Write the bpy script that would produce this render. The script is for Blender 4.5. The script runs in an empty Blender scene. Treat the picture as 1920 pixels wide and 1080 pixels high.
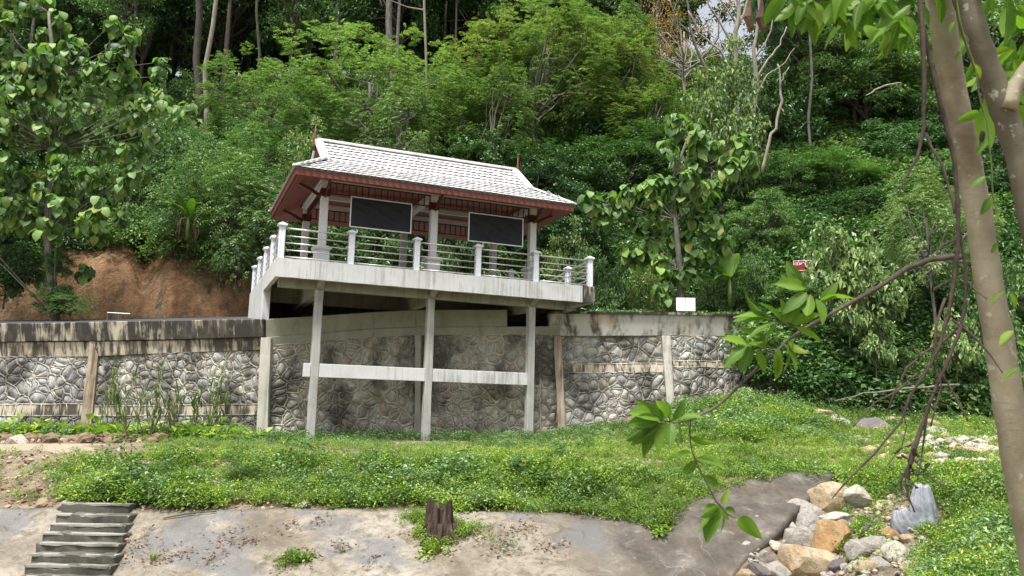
import bpy, math, random
import numpy as np
from mathutils import Vector, Matrix

# ------------------------------------------------------------------ camera, world, sun
SC = bpy.context.scene
COL = SC.collection
CAM = np.array([-3.9558, -23.4935, 0.7])
RT = np.array([0.91859, -0.39462, 0.0216])
UP = np.array([-0.08218, -0.13727, 0.98712])
FW = np.array([0.38658, 0.90853, 0.15852])
FPX = 1497.33
cd = bpy.data.cameras.new('camera')
cam = bpy.data.objects.new('camera', cd)
COL.objects.link(cam)
M = Matrix(((RT[0], UP[0], -FW[0], CAM[0]), (RT[1], UP[1], -FW[1], CAM[1]), (RT[2], UP[2], -FW[2], CAM[2]), (0, 0, 0, 1)))
cam.matrix_world = M
cd.sensor_width = 36.0
cd.lens = 36.0 * FPX / 1920
cd.clip_start = 0.1
cd.clip_end = 2000
cd.dof.use_dof = True
cd.dof.focus_distance = 25.0
cd.dof.aperture_fstop = 4.0
SC.camera = cam

SUN_EL, SUN_AZ = 67.0, 225.0      # azimuth measured clockwise from +Y
w = bpy.data.worlds.new('World')
SC.world = w
w.use_nodes = True
nt = w.node_tree
nt.nodes.clear()
sky = nt.nodes.new('ShaderNodeTexSky')
sky.sky_type = 'NISHITA'
sky.sun_disc = False
sky.sun_elevation = math.radians(SUN_EL)
sky.sun_rotation = math.radians(SUN_AZ)
sky.dust_density = 4.0
sky.air_density = 1.2
hs = nt.nodes.new('ShaderNodeHueSaturation')
hs.inputs['Saturation'].default_value = 0.30      # thin overcast: nearly colourless sky
bg = nt.nodes.new('ShaderNodeBackground')
bg.inputs['Strength'].default_value = 0.12
wo = nt.nodes.new('ShaderNodeOutputWorld')
nt.links.new(sky.outputs[0], hs.inputs['Color'])
nt.links.new(hs.outputs[0], bg.inputs['Color'])
nt.links.new(bg.outputs[0], wo.inputs['Surface'])
sd = bpy.data.lights.new('sun', 'SUN')
sd.energy = 3.3
sd.angle = math.radians(11)
sd.color = (1.0, 0.975, 0.93)
sun = bpy.data.objects.new('sun', sd)
COL.objects.link(sun)
_e, _a = math.radians(SUN_EL), math.radians(SUN_AZ)
sdir = Vector((math.sin(_a) * math.cos(_e), math.cos(_a) * math.cos(_e), math.sin(_e)))
sun.rotation_euler = sdir.to_track_quat('Z', 'Y').to_euler()
SC.view_settings.view_transform = 'Standard'
SC.view_settings.look = 'None'
SC.view_settings.exposure = 1.0
SC.view_settings.gamma = 1.0

rng = np.random.default_rng(7)
random.seed(7)

# ------------------------------------------------------------------ pixel helpers (photo pixels 1920 x 1080 -> real places)
def at(x, y, D):
    return CAM + D * (FW + (x - 960) / FPX * RT + (540 - y) / FPX * UP)

YAW = 0.4023
HF = np.array([math.sin(YAW), math.cos(YAW)])
HR = np.array([math.cos(YAW), -math.sin(YAW)])

def LD(X, Y):
    dx, dy = X - CAM[0], Y - CAM[1]
    return dx * HR[0] + dy * HR[1], dx * HF[0] + dy * HF[1]

def XY(b, D):                       # bearing column (photo x) and horizontal depth -> X, Y
    L = (b - 960) / FPX * D
    return CAM[0] + D * HF[0] + L * HR[0], CAM[1] + D * HF[1] + L * HR[1]

DG = np.concatenate([np.arange(0, 40, 0.25), np.arange(40, 200, 1.0)])
near = [(0, -.9), (3, -.95), (4.5, -1.2), (7, -3.4), (9.5, -3.7), (10.5, -3.55), (11, -3.3), (12, -2.85), (13.65, -2.07), (15.5, -1.2)]
GP = {
    -900: near + [(17.5, -.6), (20, -.5), (26, -.4), (60, -.3)],
    -200: near + [(17.5, -.5), (20, -.4), (26, -.35), (60, -.3)],
    100: near + [(17.6, -.38), (20, -.32), (26, -.3), (60, -.3)],
    400: near + [(17.8, -.36), (20, -.32), (24, -.2), (60, -.1)],
    700: near + [(18, -.34), (22, -.2), (25, -.08), (60, 0)],
    1000: near + [(18, -.32), (22, -.18), (26, -.02), (60, .1)],
    1150: near + [(17.6, -.35), (20, -.2), (24, .08), (27.5, .5), (60, .6)],
    1300: near[:-1] + [(15.5, -1.1), (17, -.55), (20, -.15), (24, .42), (28, 1.2), (60, 1.5)],
    1400: near[:-1] + [(15.3, -1.15), (17, -.45), (20, 0), (24, .75), (28, 1.6), (60, 2)],
    1500: [(0, -.9), (3, -.95), (4.5, -1.2), (7, -3.0), (9, -3.3), (11, -3.1), (13, -2.55), (14.5, -1.9), (15.5, -1.35), (17, -.5), (20, -.05), (24, .7), (27, 1.4), (60, 2)],
    1620: [(0, -.9), (3, -.95), (5, -1.3), (7, -2.3), (9, -2.6), (11, -2.2), (13, -1.75), (14.5, -1.35), (16, -.85), (18, -.3), (21, .1), (25, .6), (28, 1.3), (60, 2)],
    1720: [(0, -.9), (3, -.95), (5, -1.2), (7, -1.5), (9, -1.35), (10.5, -1.35), (13, -1.5), (14.5, -1.2), (15.5, -.55), (18, -.15), (21, .15), (25, .6), (28, 1.2), (60, 2)],
    1850: [(0, -.9), (3, -.95), (5, -1.05), (7, -1.0), (9, -.85), (11, -.75), (13, -1.0), (15, -.45), (18, -.1), (21, .2), (25, .6), (28, 1.2), (60, 2)],
    2600: [(0, -.9), (3, -.95), (5, -.95), (7, -.85), (9, -.7), (11, -.6), (13, -.6), (15, -.3), (18, 0), (21, .3), (25, .6), (28, 1.2), (60, 2)],
}
HP = {
    -900: [(0, -3), (34, 3.2), (34.8, 7.0), (36, 8.8), (46, 15.4), (60, 23.8), (75, 32.5), (95, 40), (200, 42)],
    300: [(0, -3), (33.5, 3.2), (34.6, 6.6), (36, 8.2), (46, 15.2), (60, 23.6), (75, 32.5), (95, 40), (200, 42)],
    480: [(0, -3), (34.5, 3.2), (35.4, 6.0), (37, 8.0), (46, 14.4), (60, 23.4), (75, 32.5), (95, 40), (200, 42)],
    700: [(0, -3), (35.5, 3.8), (37, 5.8), (39, 8.0), (48, 15.6), (62, 25.0), (75, 32.5), (95, 40), (200, 42)],
    1000: [(0, -3), (35, 3.9), (37, 6.5), (40, 9.5), (50, 18.0), (64, 27.0), (80, 34.5), (95, 38), (200, 40)],
    1250: [(0, -3), (32, 4.1), (34, 6.0), (38, 9.8), (48, 18.0), (62, 26.0), (80, 31.5), (95, 32), (200, 33)],
    1400: [(0, -3), (30.5, 3.8), (33, 6.4), (37, 10.5), (46, 18.0), (60, 25.5), (80, 29.5), (95, 30), (200, 31)],
    1500: [(0, -3), (26.5, 1.1), (29, 3.4), (33, 8.0), (44, 17.5), (60, 26.0), (80, 30.5), (95, 31), (200, 32)],
    1750: [(0, -3), (27, 1.0), (29, 3.0), (33, 8.0), (44, 18.5), (60, 29.0), (80, 38), (95, 41), (200, 42)],
    2600: [(0, -3), (27, 1.0), (29, 3.0), (33, 8.5), (44, 19.0), (60, 30.0), (80, 40), (95, 42), (200, 42)],
}
def mk(tab):
    bs = np.array(sorted(tab))
    T = np.array([np.interp(DG, [p[0] for p in tab[b]], [p[1] for p in tab[b]]) for b in bs])
    def f(X, Y):
        X, Y = np.asarray(X, float), np.asarray(Y, float)
        L, D = LD(X, Y)
        Dc = np.maximum(D, 3.0)
        b = np.clip(960 + FPX * L / Dc, bs[0], bs[-1])
        i = np.clip(np.searchsorted(bs, b) - 1, 0, len(bs) - 2)
        t = (b - bs[i]) / (bs[i + 1] - bs[i])
        t = t * t * (3 - 2 * t)
        z = np.zeros(np.shape(X))
        Df = np.clip(D, 0, 199)
        k = np.clip(np.searchsorted(DG, Df) - 1, 0, len(DG) - 2)
        s = (Df - DG[k]) / (DG[k + 1] - DG[k])
        z = (T[i, k] * (1 - s) + T[i, k + 1] * s) * (1 - t) + (T[i + 1, k] * (1 - s) + T[i + 1, k + 1] * s) * t
        return z
    return f
_perm = rng.uniform(0, 6.28, (12, 3))
def wav(X, Y, s):
    v = 0
    for k in range(5):
        a, b, c = _perm[k]
        fq = s * (0.7 + 0.33 * k)
        v = v + np.sin(X * fq * math.cos(a) + Y * fq * math.sin(a) + b) * np.cos(Y * fq * math.cos(c) - X * fq * math.sin(c) + a) / (1 + .5 * k)
    return v / 2.2
_g0, _h0 = mk(GP), mk(HP)
def ground_z(X, Y):
    L, D = LD(X, Y)
    b = 960 + FPX * L / np.maximum(D, 3)
    am = .05 + .11 * ((D > 15.9) & (D < 18.4)) * (b < 1450)
    am = np.where((D < 15.4) & (b < 1400), .012, am)
    return _g0(X, Y) + am * wav(X, Y, 1.9)
def hill_z(X, Y):
    L, D = LD(X, Y)
    return _h0(X, Y) + .45 * wav(X, Y, .5) * np.clip((D - 33) / 6, 0, 1) + .12 * wav(X, Y, 2.3)
def pix_ground(x, y, f=None, d0=8.0, d1=120.0):
    f = f or ground_z
    D = d0
    while D < d1:
        p = at(x, y, D)
        if p[2] <= f(p[0], p[1]): break
        D += .05
    p = at(x, y, D)
    return np.array([p[0], p[1], float(f(p[0], p[1]))]), D

# ------------------------------------------------------------------ node materials
MATS = {}
def newmat(name):
    m = bpy.data.materials.new(name)
    m.use_nodes = True
    m.node_tree.nodes.clear()
    MATS[name] = m
    return m, m.node_tree
def N(t, typ, **kw):
    n = t.nodes.new(typ)
    for k, v in kw.items():
        if k in n.inputs.keys() if isinstance(k, str) and k[0].isupper() else False:
            n.inputs[k].default_value = v
        else:
            setattr(n, k, v)
    return n
def noise(t, co, scale, detail=5, rough=.6, dist=0.0):
    n = N(t, 'ShaderNodeTexNoise', Scale=scale, Detail=detail, Roughness=rough, Distortion=dist)
    t.links.new(co, n.inputs['Vector'])
    return n.outputs['Fac']
def ramp(t, fac, stops):
    r = t.nodes.new('ShaderNodeValToRGB')
    e = r.color_ramp.elements
    while len(e) > 1: e.remove(e[-1])
    e[0].position = stops[0][0]; c = stops[0][1]
    e[0].color = (c, c, c, 1) if isinstance(c, (int, float)) else (*c, 1)
    for p, c in stops[1:]:
        q = e.new(p)
        q.color = (c, c, c, 1) if isinstance(c, (int, float)) else (*c, 1)
    t.links.new(fac, r.inputs[0])
    return r.outputs[0]
def mixc(t, fac, a, b, mode='MIX'):
    n = t.nodes.new('ShaderNodeMixRGB')
    n.blend_type = mode
    for s, v in ((0, fac), (1, a), (2, b)):
        if isinstance(v, (int, float)): n.inputs[s].default_value = v
        elif isinstance(v, tuple): n.inputs[s].default_value = (*v, 1)
        else: t.links.new(v, n.inputs[s])
    return n.outputs[0]
def mth(t, op, a, b):
    n = t.nodes.new('ShaderNodeMath'); n.operation = op
    for s, v in ((0, a), (1, b)):
        if isinstance(v, (int, float)): n.inputs[s].default_value = v
        else: t.links.new(v, n.inputs[s])
    return n.outputs[0]
def coords(t, kind='pos', scale=(1, 1, 1)):
    if kind == 'pos':
        g = t.nodes.new('ShaderNodeNewGeometry'); o = g.outputs['Position']
    else:
        g = t.nodes.new('ShaderNodeTexCoord'); o = g.outputs['Object']
    m = t.nodes.new('ShaderNodeMapping')
    m.inputs['Scale'].default_value = scale
    t.links.new(o, m.inputs[0])
    return m.outputs[0]
def finish(t, col, rough=.8, bump=None, bstr=.3, bdist=.02, metal=0.0, spec=.4):
    b = t.nodes.new('ShaderNodeBsdfPrincipled')
    if isinstance(col, tuple): b.inputs['Base Color'].default_value = (*col, 1)
    else: t.links.new(col, b.inputs['Base Color'])
    if isinstance(rough, (int, float)): b.inputs['Roughness'].default_value = rough
    else: t.links.new(rough, b.inputs['Roughness'])
    b.inputs['Metallic'].default_value = metal
    b.inputs['Specular IOR Level'].default_value = spec
    if bump is not None:
        u = t.nodes.new('ShaderNodeBump')
        u.inputs['Strength'].default_value = bstr
        u.inputs['Distance'].default_value = bdist
        t.links.new(bump, u.inputs['Height'])
        t.links.new(u.outputs[0], b.inputs['Normal'])
    o = t.nodes.new('ShaderNodeOutputMaterial')
    t.links.new(b.outputs[0], o.inputs[0])
    return b
def rnd_island(t):
    g = t.nodes.new('ShaderNodeNewGeometry'); return g.outputs['Random Per Island']
def rnd_obj(t):
    g = t.nodes.new('ShaderNodeObjectInfo'); return g.outputs['Random']

def mat_concrete(name, a, b, stain, st_amt=.5, streak=(5, 5, .6), lo=.45, hi=.7, rough=.85, kind='pos', second=None, spots=0.0):
    m, t = newmat(name)
    co = coords(t, kind)
    n1 = noise(t, co, 1.3, 6, .65)
    c = ramp(t, n1, [(.3, a), (.7, b)])
    n3 = noise(t, co, 14, 5, .7)
    c = mixc(t, mth(t, 'MULTIPLY', n3, .35), c, tuple(x * .6 for x in a))
    s = noise(t, coords(t, kind, streak), 1.0, 6, .7, .3)
    s2 = noise(t, co, .8, 4, .6)
    s = mth(t, 'ADD', mth(t, 'MULTIPLY', s, .65), mth(t, 'MULTIPLY', s2, .45))
    f = ramp(t, s, [(lo, 0.0), (hi, 1.0)])
    f = mth(t, 'MULTIPLY', f, st_amt)
    c = mixc(t, f, c, stain)
    if second:
        q = noise(t, coords(t, kind, (1, 1, .8)), 1.7, 5, .7)
        q = ramp(t, q, [(.52, 0.0), (.68, .75)])
        c = mixc(t, q, c, second)
    if spots:
        q = noise(t, co, 45, 3, .8)
        q = ramp(t, q, [(.58, 0.0), (.66, spots)])
        c = mixc(t, q, c, stain)
    bm = mth(t, 'ADD', noise(t, co, 30, 5, .7), mth(t, 'MULTIPLY', n1, .8))
    finish(t, c, rough, bm, .35, .012)
    return m
mat_concrete('white_paint_concrete', (.50, .51, .50), (.62, .63, .62), (.13, .125, .10), .85, (8, 8, .45), .55, .74, .7)
mat_concrete('white_paint_clean', (.58, .59, .60), (.66, .67, .68), (.4, .4, .37), .4, (6, 6, .5), .58, .8, .55, 'obj')
mat_concrete('raw_concrete', (.27, .265, .22), (.40, .39, .33), (.10, .095, .07), .7, (5, 5, .45), .5, .72)
mat_concrete('column_concrete', (.34, .34, .31), (.47, .47, .44), (.13, .13, .11), .8, (9, 9, .35), .5, .72)
mat_concrete('coping_dark', (.36, .31, .22), (.50, .46, .37), (.022, .021, .018), .97, (4.0, 4.0, .35), .45, .54, second=(.10, .09, .07))
mat_concrete('coping_pale', (.42, .36, .26), (.55, .50, .40), (.04, .036, .028), .95, (4.2, 4.2, .5), .50, .60)
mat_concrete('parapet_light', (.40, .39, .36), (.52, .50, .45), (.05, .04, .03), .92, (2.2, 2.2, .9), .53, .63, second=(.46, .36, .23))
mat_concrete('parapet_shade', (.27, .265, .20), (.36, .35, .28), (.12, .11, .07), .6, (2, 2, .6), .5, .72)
mat_concrete('pilaster_rust', (.42, .36, .26), (.50, .44, .34), (.10, .06, .03), .9, (7, 7, .3), .46, .66)
mat_concrete('pilaster_pale', (.40, .38, .33), (.52, .50, .44), (.10, .09, .07), .8, (9, 9, .3), .5, .7)
mat_concrete('mortar', (.43, .395, .32), (.55, .515, .435), (.06, .055, .045), .85, (1.0, 1.0, .45), .49, .62)
mat_concrete('step_concrete', (.09, .085, .065), (.17, .16, .13), (.035, .035, .025), .8, (3, 3, 1.5), .47, .66)
mat_concrete('step_nosing', (.26, .25, .21), (.38, .36, .31), (.08, .075, .06), .8, (3, 3, 1.5), .5, .66)
mat_concrete('foundation', (.16, .12, .08), (.24, .19, .13), (.05, .045, .03), .7, (2, 2, 1), .45, .7)

def mat_stone(name, stops, rnd='obj'):
    m, t = newmat(name)
    co = coords(t, 'pos')
    r = rnd_obj(t) if rnd == 'obj' else rnd_island(t)
    c = ramp(t, r, stops)
    n = noise(t, co, 9, 6, .7, .4)
    c = mixc(t, ramp(t, n, [(.32, .5), (.55, 0.0)]), c, (.12, .11, .09))
    n2 = noise(t, co, 26, 4, .7)
    c = mixc(t, ramp(t, n2, [(.55, 0.0), (.75, .5)]), c, (.55, .53, .5))
    s = mth(t, 'ADD', mth(t, 'MULTIPLY', noise(t, coords(t, 'pos', (1.0, 1.0, .45)), 1.0, 5, .65), .65), mth(t, 'MULTIPLY', noise(t, co, .8, 4, .6), .45))
    c = mixc(t, mth(t, 'MULTIPLY', ramp(t, s, [(.50, 0.0), (.62, 1.0)]), .8), c, (.045, .042, .035))
    finish(t, c, .92, mth(t, 'ADD', n, mth(t, 'MULTIPLY', n2, .5)), 1.0, .05, spec=.15)
    return m
GREYS = [(0, (0.472, 0.484, 0.484)), (0.2, (0.295, 0.307, 0.319)), (0.4, (0.519, 0.496, 0.448)), (0.55, (0.389, 0.395, 0.401)), (0.75, (0.472, 0.425, 0.342)), (0.9, (0.555, 0.555, 0.531)), (1, (0.236, 0.212, 0.177))]
TANS = [(0, (0.472, 0.448, 0.366)), (0.3, (0.378, 0.372, 0.319)), (0.5, (0.519, 0.484, 0.401)), (0.7, (0.437, 0.425, 0.366)), (0.85, (0.448, 0.354, 0.248)), (1, (0.307, 0.307, 0.283))]
mat_stone('wall_stone_grey', GREYS)
mat_stone('wall_stone_tan', TANS)
BOULD = [(0, (.46, .43, .37)), (.3, (.40, .385, .35)), (.6, (.50, .42, .30)), (1, (.42, .40, .37))]
def mat_boulder(name, a, b):
    m, t = newmat(name)
    co = coords(t, 'obj')
    n = noise(t, co, 2.3, 7, .7, .4)
    c = ramp(t, n, [(.32, a), (.62, b)])
    c = mixc(t, ramp(t, noise(t, co, 3.2, 7, .75, .5), [(.50, 0.0), (.66, .75)]), c, (.16, .125, .08))
    c = mixc(t, ramp(t, noise(t, co, 9, 6, .8), [(.56, 0.0), (.68, .6)]), c, (.07, .06, .05))
    finish(t, c, .85, mth(t, 'ADD', noise(t, co, 5, 8, .7), mth(t, 'MULTIPLY', noise(t, co, 22, 4, .7), .4)), .8, .06)
mat_boulder('boulder_grey', (.22, .205, .18), (.38, .35, .31))
mat_boulder('boulder_pale', (.32, .29, .24), (.50, .47, .40))
mat_boulder('boulder_tan', (.32, .22, .11), (.44, .36, .25))
mat_boulder('boulder_orange', (.33, .16, .05), (.38, .27, .14))
mat_boulder('boulder_dark', (.10, .09, .09), (.17, .15, .15))

def mat_soil(name, stops, scale=.9, rough=.95, extra=None):
    m, t = newmat(name)
    co = coords(t, 'pos')
    n = noise(t, co, scale, 8, .68, .3)
    c = ramp(t, n, stops)
    n2 = noise(t, co, 18, 6, .7)
    c = mixc(t, ramp(t, n2, [(.4, .45), (.6, 0.0)]), c, (.06, .045, .03))
    if extra: c = mixc(t, ramp(t, noise(t, co, 3.1, 5, .7), [(.55, 0.0), (.7, .9)]), c, extra)
    finish(t, c, rough, mth(t, 'ADD', n2, mth(t, 'MULTIPLY', noise(t, co, 4, 5, .7), 2.0)), .9, .06)
mat_soil('soil', [(.3, (.13, .09, .055)), (.5, (.26, .20, .13)), (.7, (.38, .31, .22))], 1.1, extra=(.08, .075, .05))
mat_soil('dirt_path', [(.3, (.40, .32, .22)), (.7, (.52, .44, .33))], 1.5)
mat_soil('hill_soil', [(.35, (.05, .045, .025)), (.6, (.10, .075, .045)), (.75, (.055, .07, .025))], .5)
def mat_cut():
    m, t = newmat('orange_earth')
    co = coords(t, 'pos')
    n = noise(t, coords(t, 'pos', (1, 1, .4)), .55, 7, .65, .6)
    c = ramp(t, n, [(.3, (.11, .055, .028)), (.45, (.27, .145, .065)), (.58, (.35, .225, .12)), (.72, (.40, .29, .18))])
    s = noise(t, coords(t, 'pos', (1.6, 1.6, .18)), 1, 5, .7)
    c = mixc(t, ramp(t, s, [(.50, 0.0), (.62, .85)]), c, (.10, .065, .035))
    n2 = noise(t, co, 11, 6, .75)
    c = mixc(t, ramp(t, n2, [(.38, .6), (.58, 0.0)]), c, (.10, .045, .02))
    g = noise(t, co, 1.4, 4, .7)
    c = mixc(t, ramp(t, g, [(.60, 0.0), (.70, .5)]), c, (.09, .10, .04))
    finish(t, c, .95, mth(t, 'ADD', n2, mth(t, 'MULTIPLY', noise(t, co, 2.5, 6, .7), 3.0)), 1.0, .09)
mat_cut()
def mat_slab():
    m, t = newmat('weathered_slab')
    co = coords(t, 'pos')
    n = noise(t, co, .55, 8, .62, .5)
    c = ramp(t, n, [(.34, (.14, .115, .082)), (.46, (.24, .205, .155)), (.56, (.32, .285, .23)), (.66, (.41, .385, .33))])
    # darker old cement to the right (its own patch of slab)
    sx = t.nodes.new('ShaderNodeSeparateXYZ')
    g = t.nodes.new('ShaderNodeNewGeometry'); t.links.new(g.outputs['Position'], sx.inputs[0])
    e = mth(t, 'ADD', sx.outputs[0], mth(t, 'MULTIPLY', n, 2.6))
    f = ramp(t, mth(t, 'MULTIPLY', e, .1), [(.36, 0.0), (.50, .93)])
    dark = ramp(t, noise(t, co, 1.6, 7, .7, .3), [(.38, (.035, .03, .024)), (.52, (.075, .066, .055)), (.64, (.15, .135, .115)), (.74, (.30, .27, .23))])
    c = mixc(t, f, c, dark)
    gm = noise(t, coords(t, 'pos', (1, 1, 1.6)), 5.5, 10, .85, .4)
    c = mixc(t, ramp(t, gm, [(.40, .85), (.53, 0.0)]), c, (.12, .10, .075))
    gl = noise(t, coords(t, 'pos', (1.4, 1.4, 1)), 1.9, 9, .8, .9)
    c = mixc(t, ramp(t, gl, [(.55, 0.0), (.66, .3)]), c, (.44, .42, .37))
    # damp grey patches
    d = noise(t, coords(t, 'pos', (1, 1, 1)), .42, 5, .6, .2)
    c = mixc(t, ramp(t, d, [(.54, 0.0), (.60, .7)]), c, (.13, .135, .14))
    # mud smears
    k = noise(t, co, 2.6, 7, .75, .8)
    c = mixc(t, ramp(t, k, [(.53, 0.0), (.66, .85)]), c, (.10, .072, .045))
    # pale crack fillings
    v = t.nodes.new('ShaderNodeTexVoronoi'); v.feature = 'DISTANCE_TO_EDGE'; v.inputs['Scale'].default_value = .33
    wv = t.nodes.new('ShaderNodeVectorMath'); wv.operation = 'ADD'
    nn = t.nodes.new('ShaderNodeTexNoise'); nn.inputs['Scale'].default_value = 1.2
    t.links.new(co, nn.inputs['Vector']); t.links.new(co, wv.inputs[0]); t.links.new(nn.outputs['Color'], wv.inputs[1])
    t.links.new(wv.outputs[0], v.inputs['Vector'])
    c = mixc(t, mth(t, 'MULTIPLY', ramp(t, v.outputs[0], [(.001, .25), (.0030, 0.0)]), ramp(t, noise(t, co, .5, 3, .6), [(.54, 0.0), (.6, 1.0)])), c, (.50, .48, .43))
    sp = noise(t, co, 40, 4, .8)
    c = mixc(t, ramp(t, sp, [(.56, 0.0), (.7, .6)]), c, (.10, .085, .065))
    finish(t, c, .8, mth(t, 'ADD', mth(t, 'MULTIPLY', k, 1.5), sp), .8, .03)
mat_slab()
def simple(name, a, b, scale=6, rough=.6, metal=0., bstr=.2, bd=.01, kind='obj', stretch=(1, 1, 1), spec=.4):
    m, t = newmat(name)
    co = coords(t, kind, stretch)
    n = noise(t, co, scale, 6, .65)
    finish(t, ramp(t, n, [(.35, a), (.65, b)]), rough, n, bstr, bd, metal, spec)
simple('asphalt', (.03, .03, .033), (.075, .075, .08), 30, .9, bstr=.9, bd=.02, kind='pos')
simple('red_board', (.16, .030, .022), (.22, .042, .03), 3, .5, stretch=(1, 12, 12), kind='pos')
simple('fascia_red', (.105, .030, .020), (.17, .048, .030), 4, .5, stretch=(1, 4, 8), kind='pos')
simple('dark_red_wood', (.055, .012, .010), (.09, .02, .016), 8, .5)
simple('steel_rail', (.52, .50, .47), (.66, .64, .62), 12, .35, .6)
simple('black_cloth', (.010, .012, .016), (.017, .019, .025), 3, .75, bstr=.2)
simple('frame_white', (.62, .65, .68), (.74, .76, .79), 8, .45)
simple('grey_post', (.58, .61, .65), (.72, .74, .78), 9, .6)
simple('sign_red', (.20, .010, .014), (.26, .015, .02), 8, .5)
simple('sign_white', (.74, .76, .74), (.80, .82, .80), 5, .5)
simple('plastic_sack', (.12, .13, .15), (.30, .315, .34), 5, .4, bstr=.4)
simple('black_plastic', (.012, .014, .018), (.03, .032, .036), 8, .5)
simple('dead_twig', (.030, .020, .016), (.08, .055, .042), 12, .85, bstr=.6)
simple('dead_leaf', (.07, .045, .028), (.16, .10, .06), 9, .9, bstr=.5)
simple('bark_grey', (.09, .08, .065), (.21, .195, .165), 7, .9, bstr=.6, stretch=(1, 1, .35))
simple('bark_dark', (.045, .036, .028), (.10, .085, .068), 7, .9, bstr=.6, stretch=(1, 1, .35))
simple('bark_pale', (.20, .175, .14), (.34, .30, .25), 6, .9, bstr=.6, stretch=(1, 1, .4))
simple('twig_brown', (.05, .037, .027), (.10, .078, .058), 20, .8, bstr=.4)
simple('green_stem', (.06, .10, .02), (.12, .17, .04), 9, .6)
simple('log_wood', (.10, .065, .04), (.22, .16, .10), 9, .9, bstr=.7, stretch=(.3, 1, 1))
def mat_stump():
    m, t = newmat('stump_wood')
    co = coords(t, 'obj', (1, 1, .16))
    n = noise(t, co, 17, 6, .75, .5)
    c = ramp(t, n, [(.32, (.014, .010, .007)), (.5, (.050, .033, .022)), (.70, (.15, .105, .07))])
    finish(t, c, .95, n, 1.0, .05)
mat_stump()
def mat_trunk(nm='smooth_bark', k=1.0):
    m, t = newmat(nm)
    co = coords(t, 'pos')
    n = noise(t, co, 3.2, 6, .6, .3)
    c = ramp(t, n, [(.3, (.20 * k, .17 * k, .105 * k)), (.55, (.32 * k, .285 * k, .19 * k)), (.75, (.42 * k, .385 * k, .28 * k))])
    l = noise(t, coords(t, 'pos', (14, 14, 70)), 1.0, 6, .8, .6)
    c = mixc(t, ramp(t, l, [(.58, 0.0), (.70, .7)]), c, (.08, .065, .045))
    sp = noise(t, co, 14, 3, .6)
    c = mixc(t, ramp(t, sp, [(.63, 0.0), (.69, .8)]), c, (.48, .46, .39))
    sd_ = noise(t, co, 1.1, 5, .7)
    c = mixc(t, ramp(t, sd_, [(.56, 0.0), (.70, .7)]), c, (.085, .05, .028))
    finish(t, c, .75, mth(t, 'ADD', l, mth(t, 'MULTIPLY', n, 2)), .4, .012)
mat_trunk()
mat_trunk('rough_shaded_bark', .45)  # darker copy of the bark: brown, rough trunk with its shade in the colour
def mat_tile():
    m, t = newmat('roof_tile_white')
    co = coords(t, 'pos')
    g = mth(t, 'ADD', mth(t, 'MULTIPLY', rnd_obj(t), .5), mth(t, 'MULTIPLY', rnd_island(t), .5))
    c = ramp(t, g, [(0, (.36, .36, .35)), (.5, (.54, .54, .535)), (1, (.66, .66, .66))])
    n = noise(t, co, 2.2, 6, .75)
    c = mixc(t, ramp(t, n, [(.52, 0.0), (.70, .75)]), c, (.20, .20, .19))
    n2 = noise(t, co, 16, 4, .7)
    c = mixc(t, ramp(t, n2, [(.58, 0.0), (.72, .55)]), c, (.20, .20, .19))
    finish(t, c, .6, n2, .3, .008)
mat_tile()
def mat_leaf(name, cols, rough=.42, trans=.30, spec=.5, big=.12, kind='island'):
    """cols: dark, mid, light, odd"""
    m, t = newmat(name)
    r = rnd_island(t) if kind == 'island' else rnd_obj(t)
    ng = noise(t, coords(t, 'pos'), big, 3, .6)
    ng = mth(t, 'MULTIPLY', mth(t, 'SUBTRACT', ng, .5), 1.2)
    no = mth(t, 'MULTIPLY', mth(t, 'SUBTRACT', rnd_obj(t), .5), .25)
    f = mth(t, 'ADD', mth(t, 'ADD', r, ng), no if kind == 'island' else 0.0)
    c = ramp(t, f, [(0.0, cols[0]), (.45, cols[1]), (.90, cols[2]), (1.0, cols[3])])
    if name in ('leaf_near', 'leaf_teak'):      # pale midrib and side veins
        oc = t.nodes.new('ShaderNodeTexCoord'); sp = t.nodes.new('ShaderNodeSeparateXYZ'); t.links.new(oc.outputs['Object'], sp.inputs[0])
        ay = mth(t, 'ABSOLUTE', sp.outputs[1], 0.0)
        rib = ramp(t, ay, [(.006, .55), (.016, 0.0)])
        sv = mth(t, 'SINE', mth(t, 'MULTIPLY', mth(t, 'SUBTRACT', sp.outputs[0], mth(t, 'MULTIPLY', ay, .8)), 62.0), 0.0)
        sv = ramp(t, sv, [(.86, 0.0), (.98, .28)])
        c = mixc(t, mth(t, 'MAXIMUM', rib, sv), c, (.26, .36, .12))
        bl = noise(t, coords(t, 'pos'), 30 if name == 'leaf_near' else 9, 4, .7)
        c = mixc(t, ramp(t, bl, [(.62, 0.0), (.72, .45)]), c, (.14, .13, .03))
    b = t.nodes.new('ShaderNodeBsdfPrincipled')
    t.links.new(c, b.inputs['Base Color'])
    b.inputs['Roughness'].default_value = rough
    b.inputs['Specular IOR Level'].default_value = spec
    tr = t.nodes.new('ShaderNodeBsdfTranslucent')
    tc = mixc(t, 1.0, c, (1.0, 1.25, .5), 'MULTIPLY')
    t.links.new(tc, tr.inputs['Color'])
    mx = t.nodes.new('ShaderNodeMixShader'); mx.inputs[0].default_value = trans
    t.links.new(b.outputs[0], mx.inputs[1]); t.links.new(tr.outputs[0], mx.inputs[2])
    o = t.nodes.new('ShaderNodeOutputMaterial'); t.links.new(mx.outputs[0], o.inputs[0])
    return m
mat_leaf('leaf_feather', [(0.063, 0.103, 0.041), (0.181, 0.287, 0.1), (0.304, 0.42, 0.158), (0.411, 0.467, 0.187)])
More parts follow.
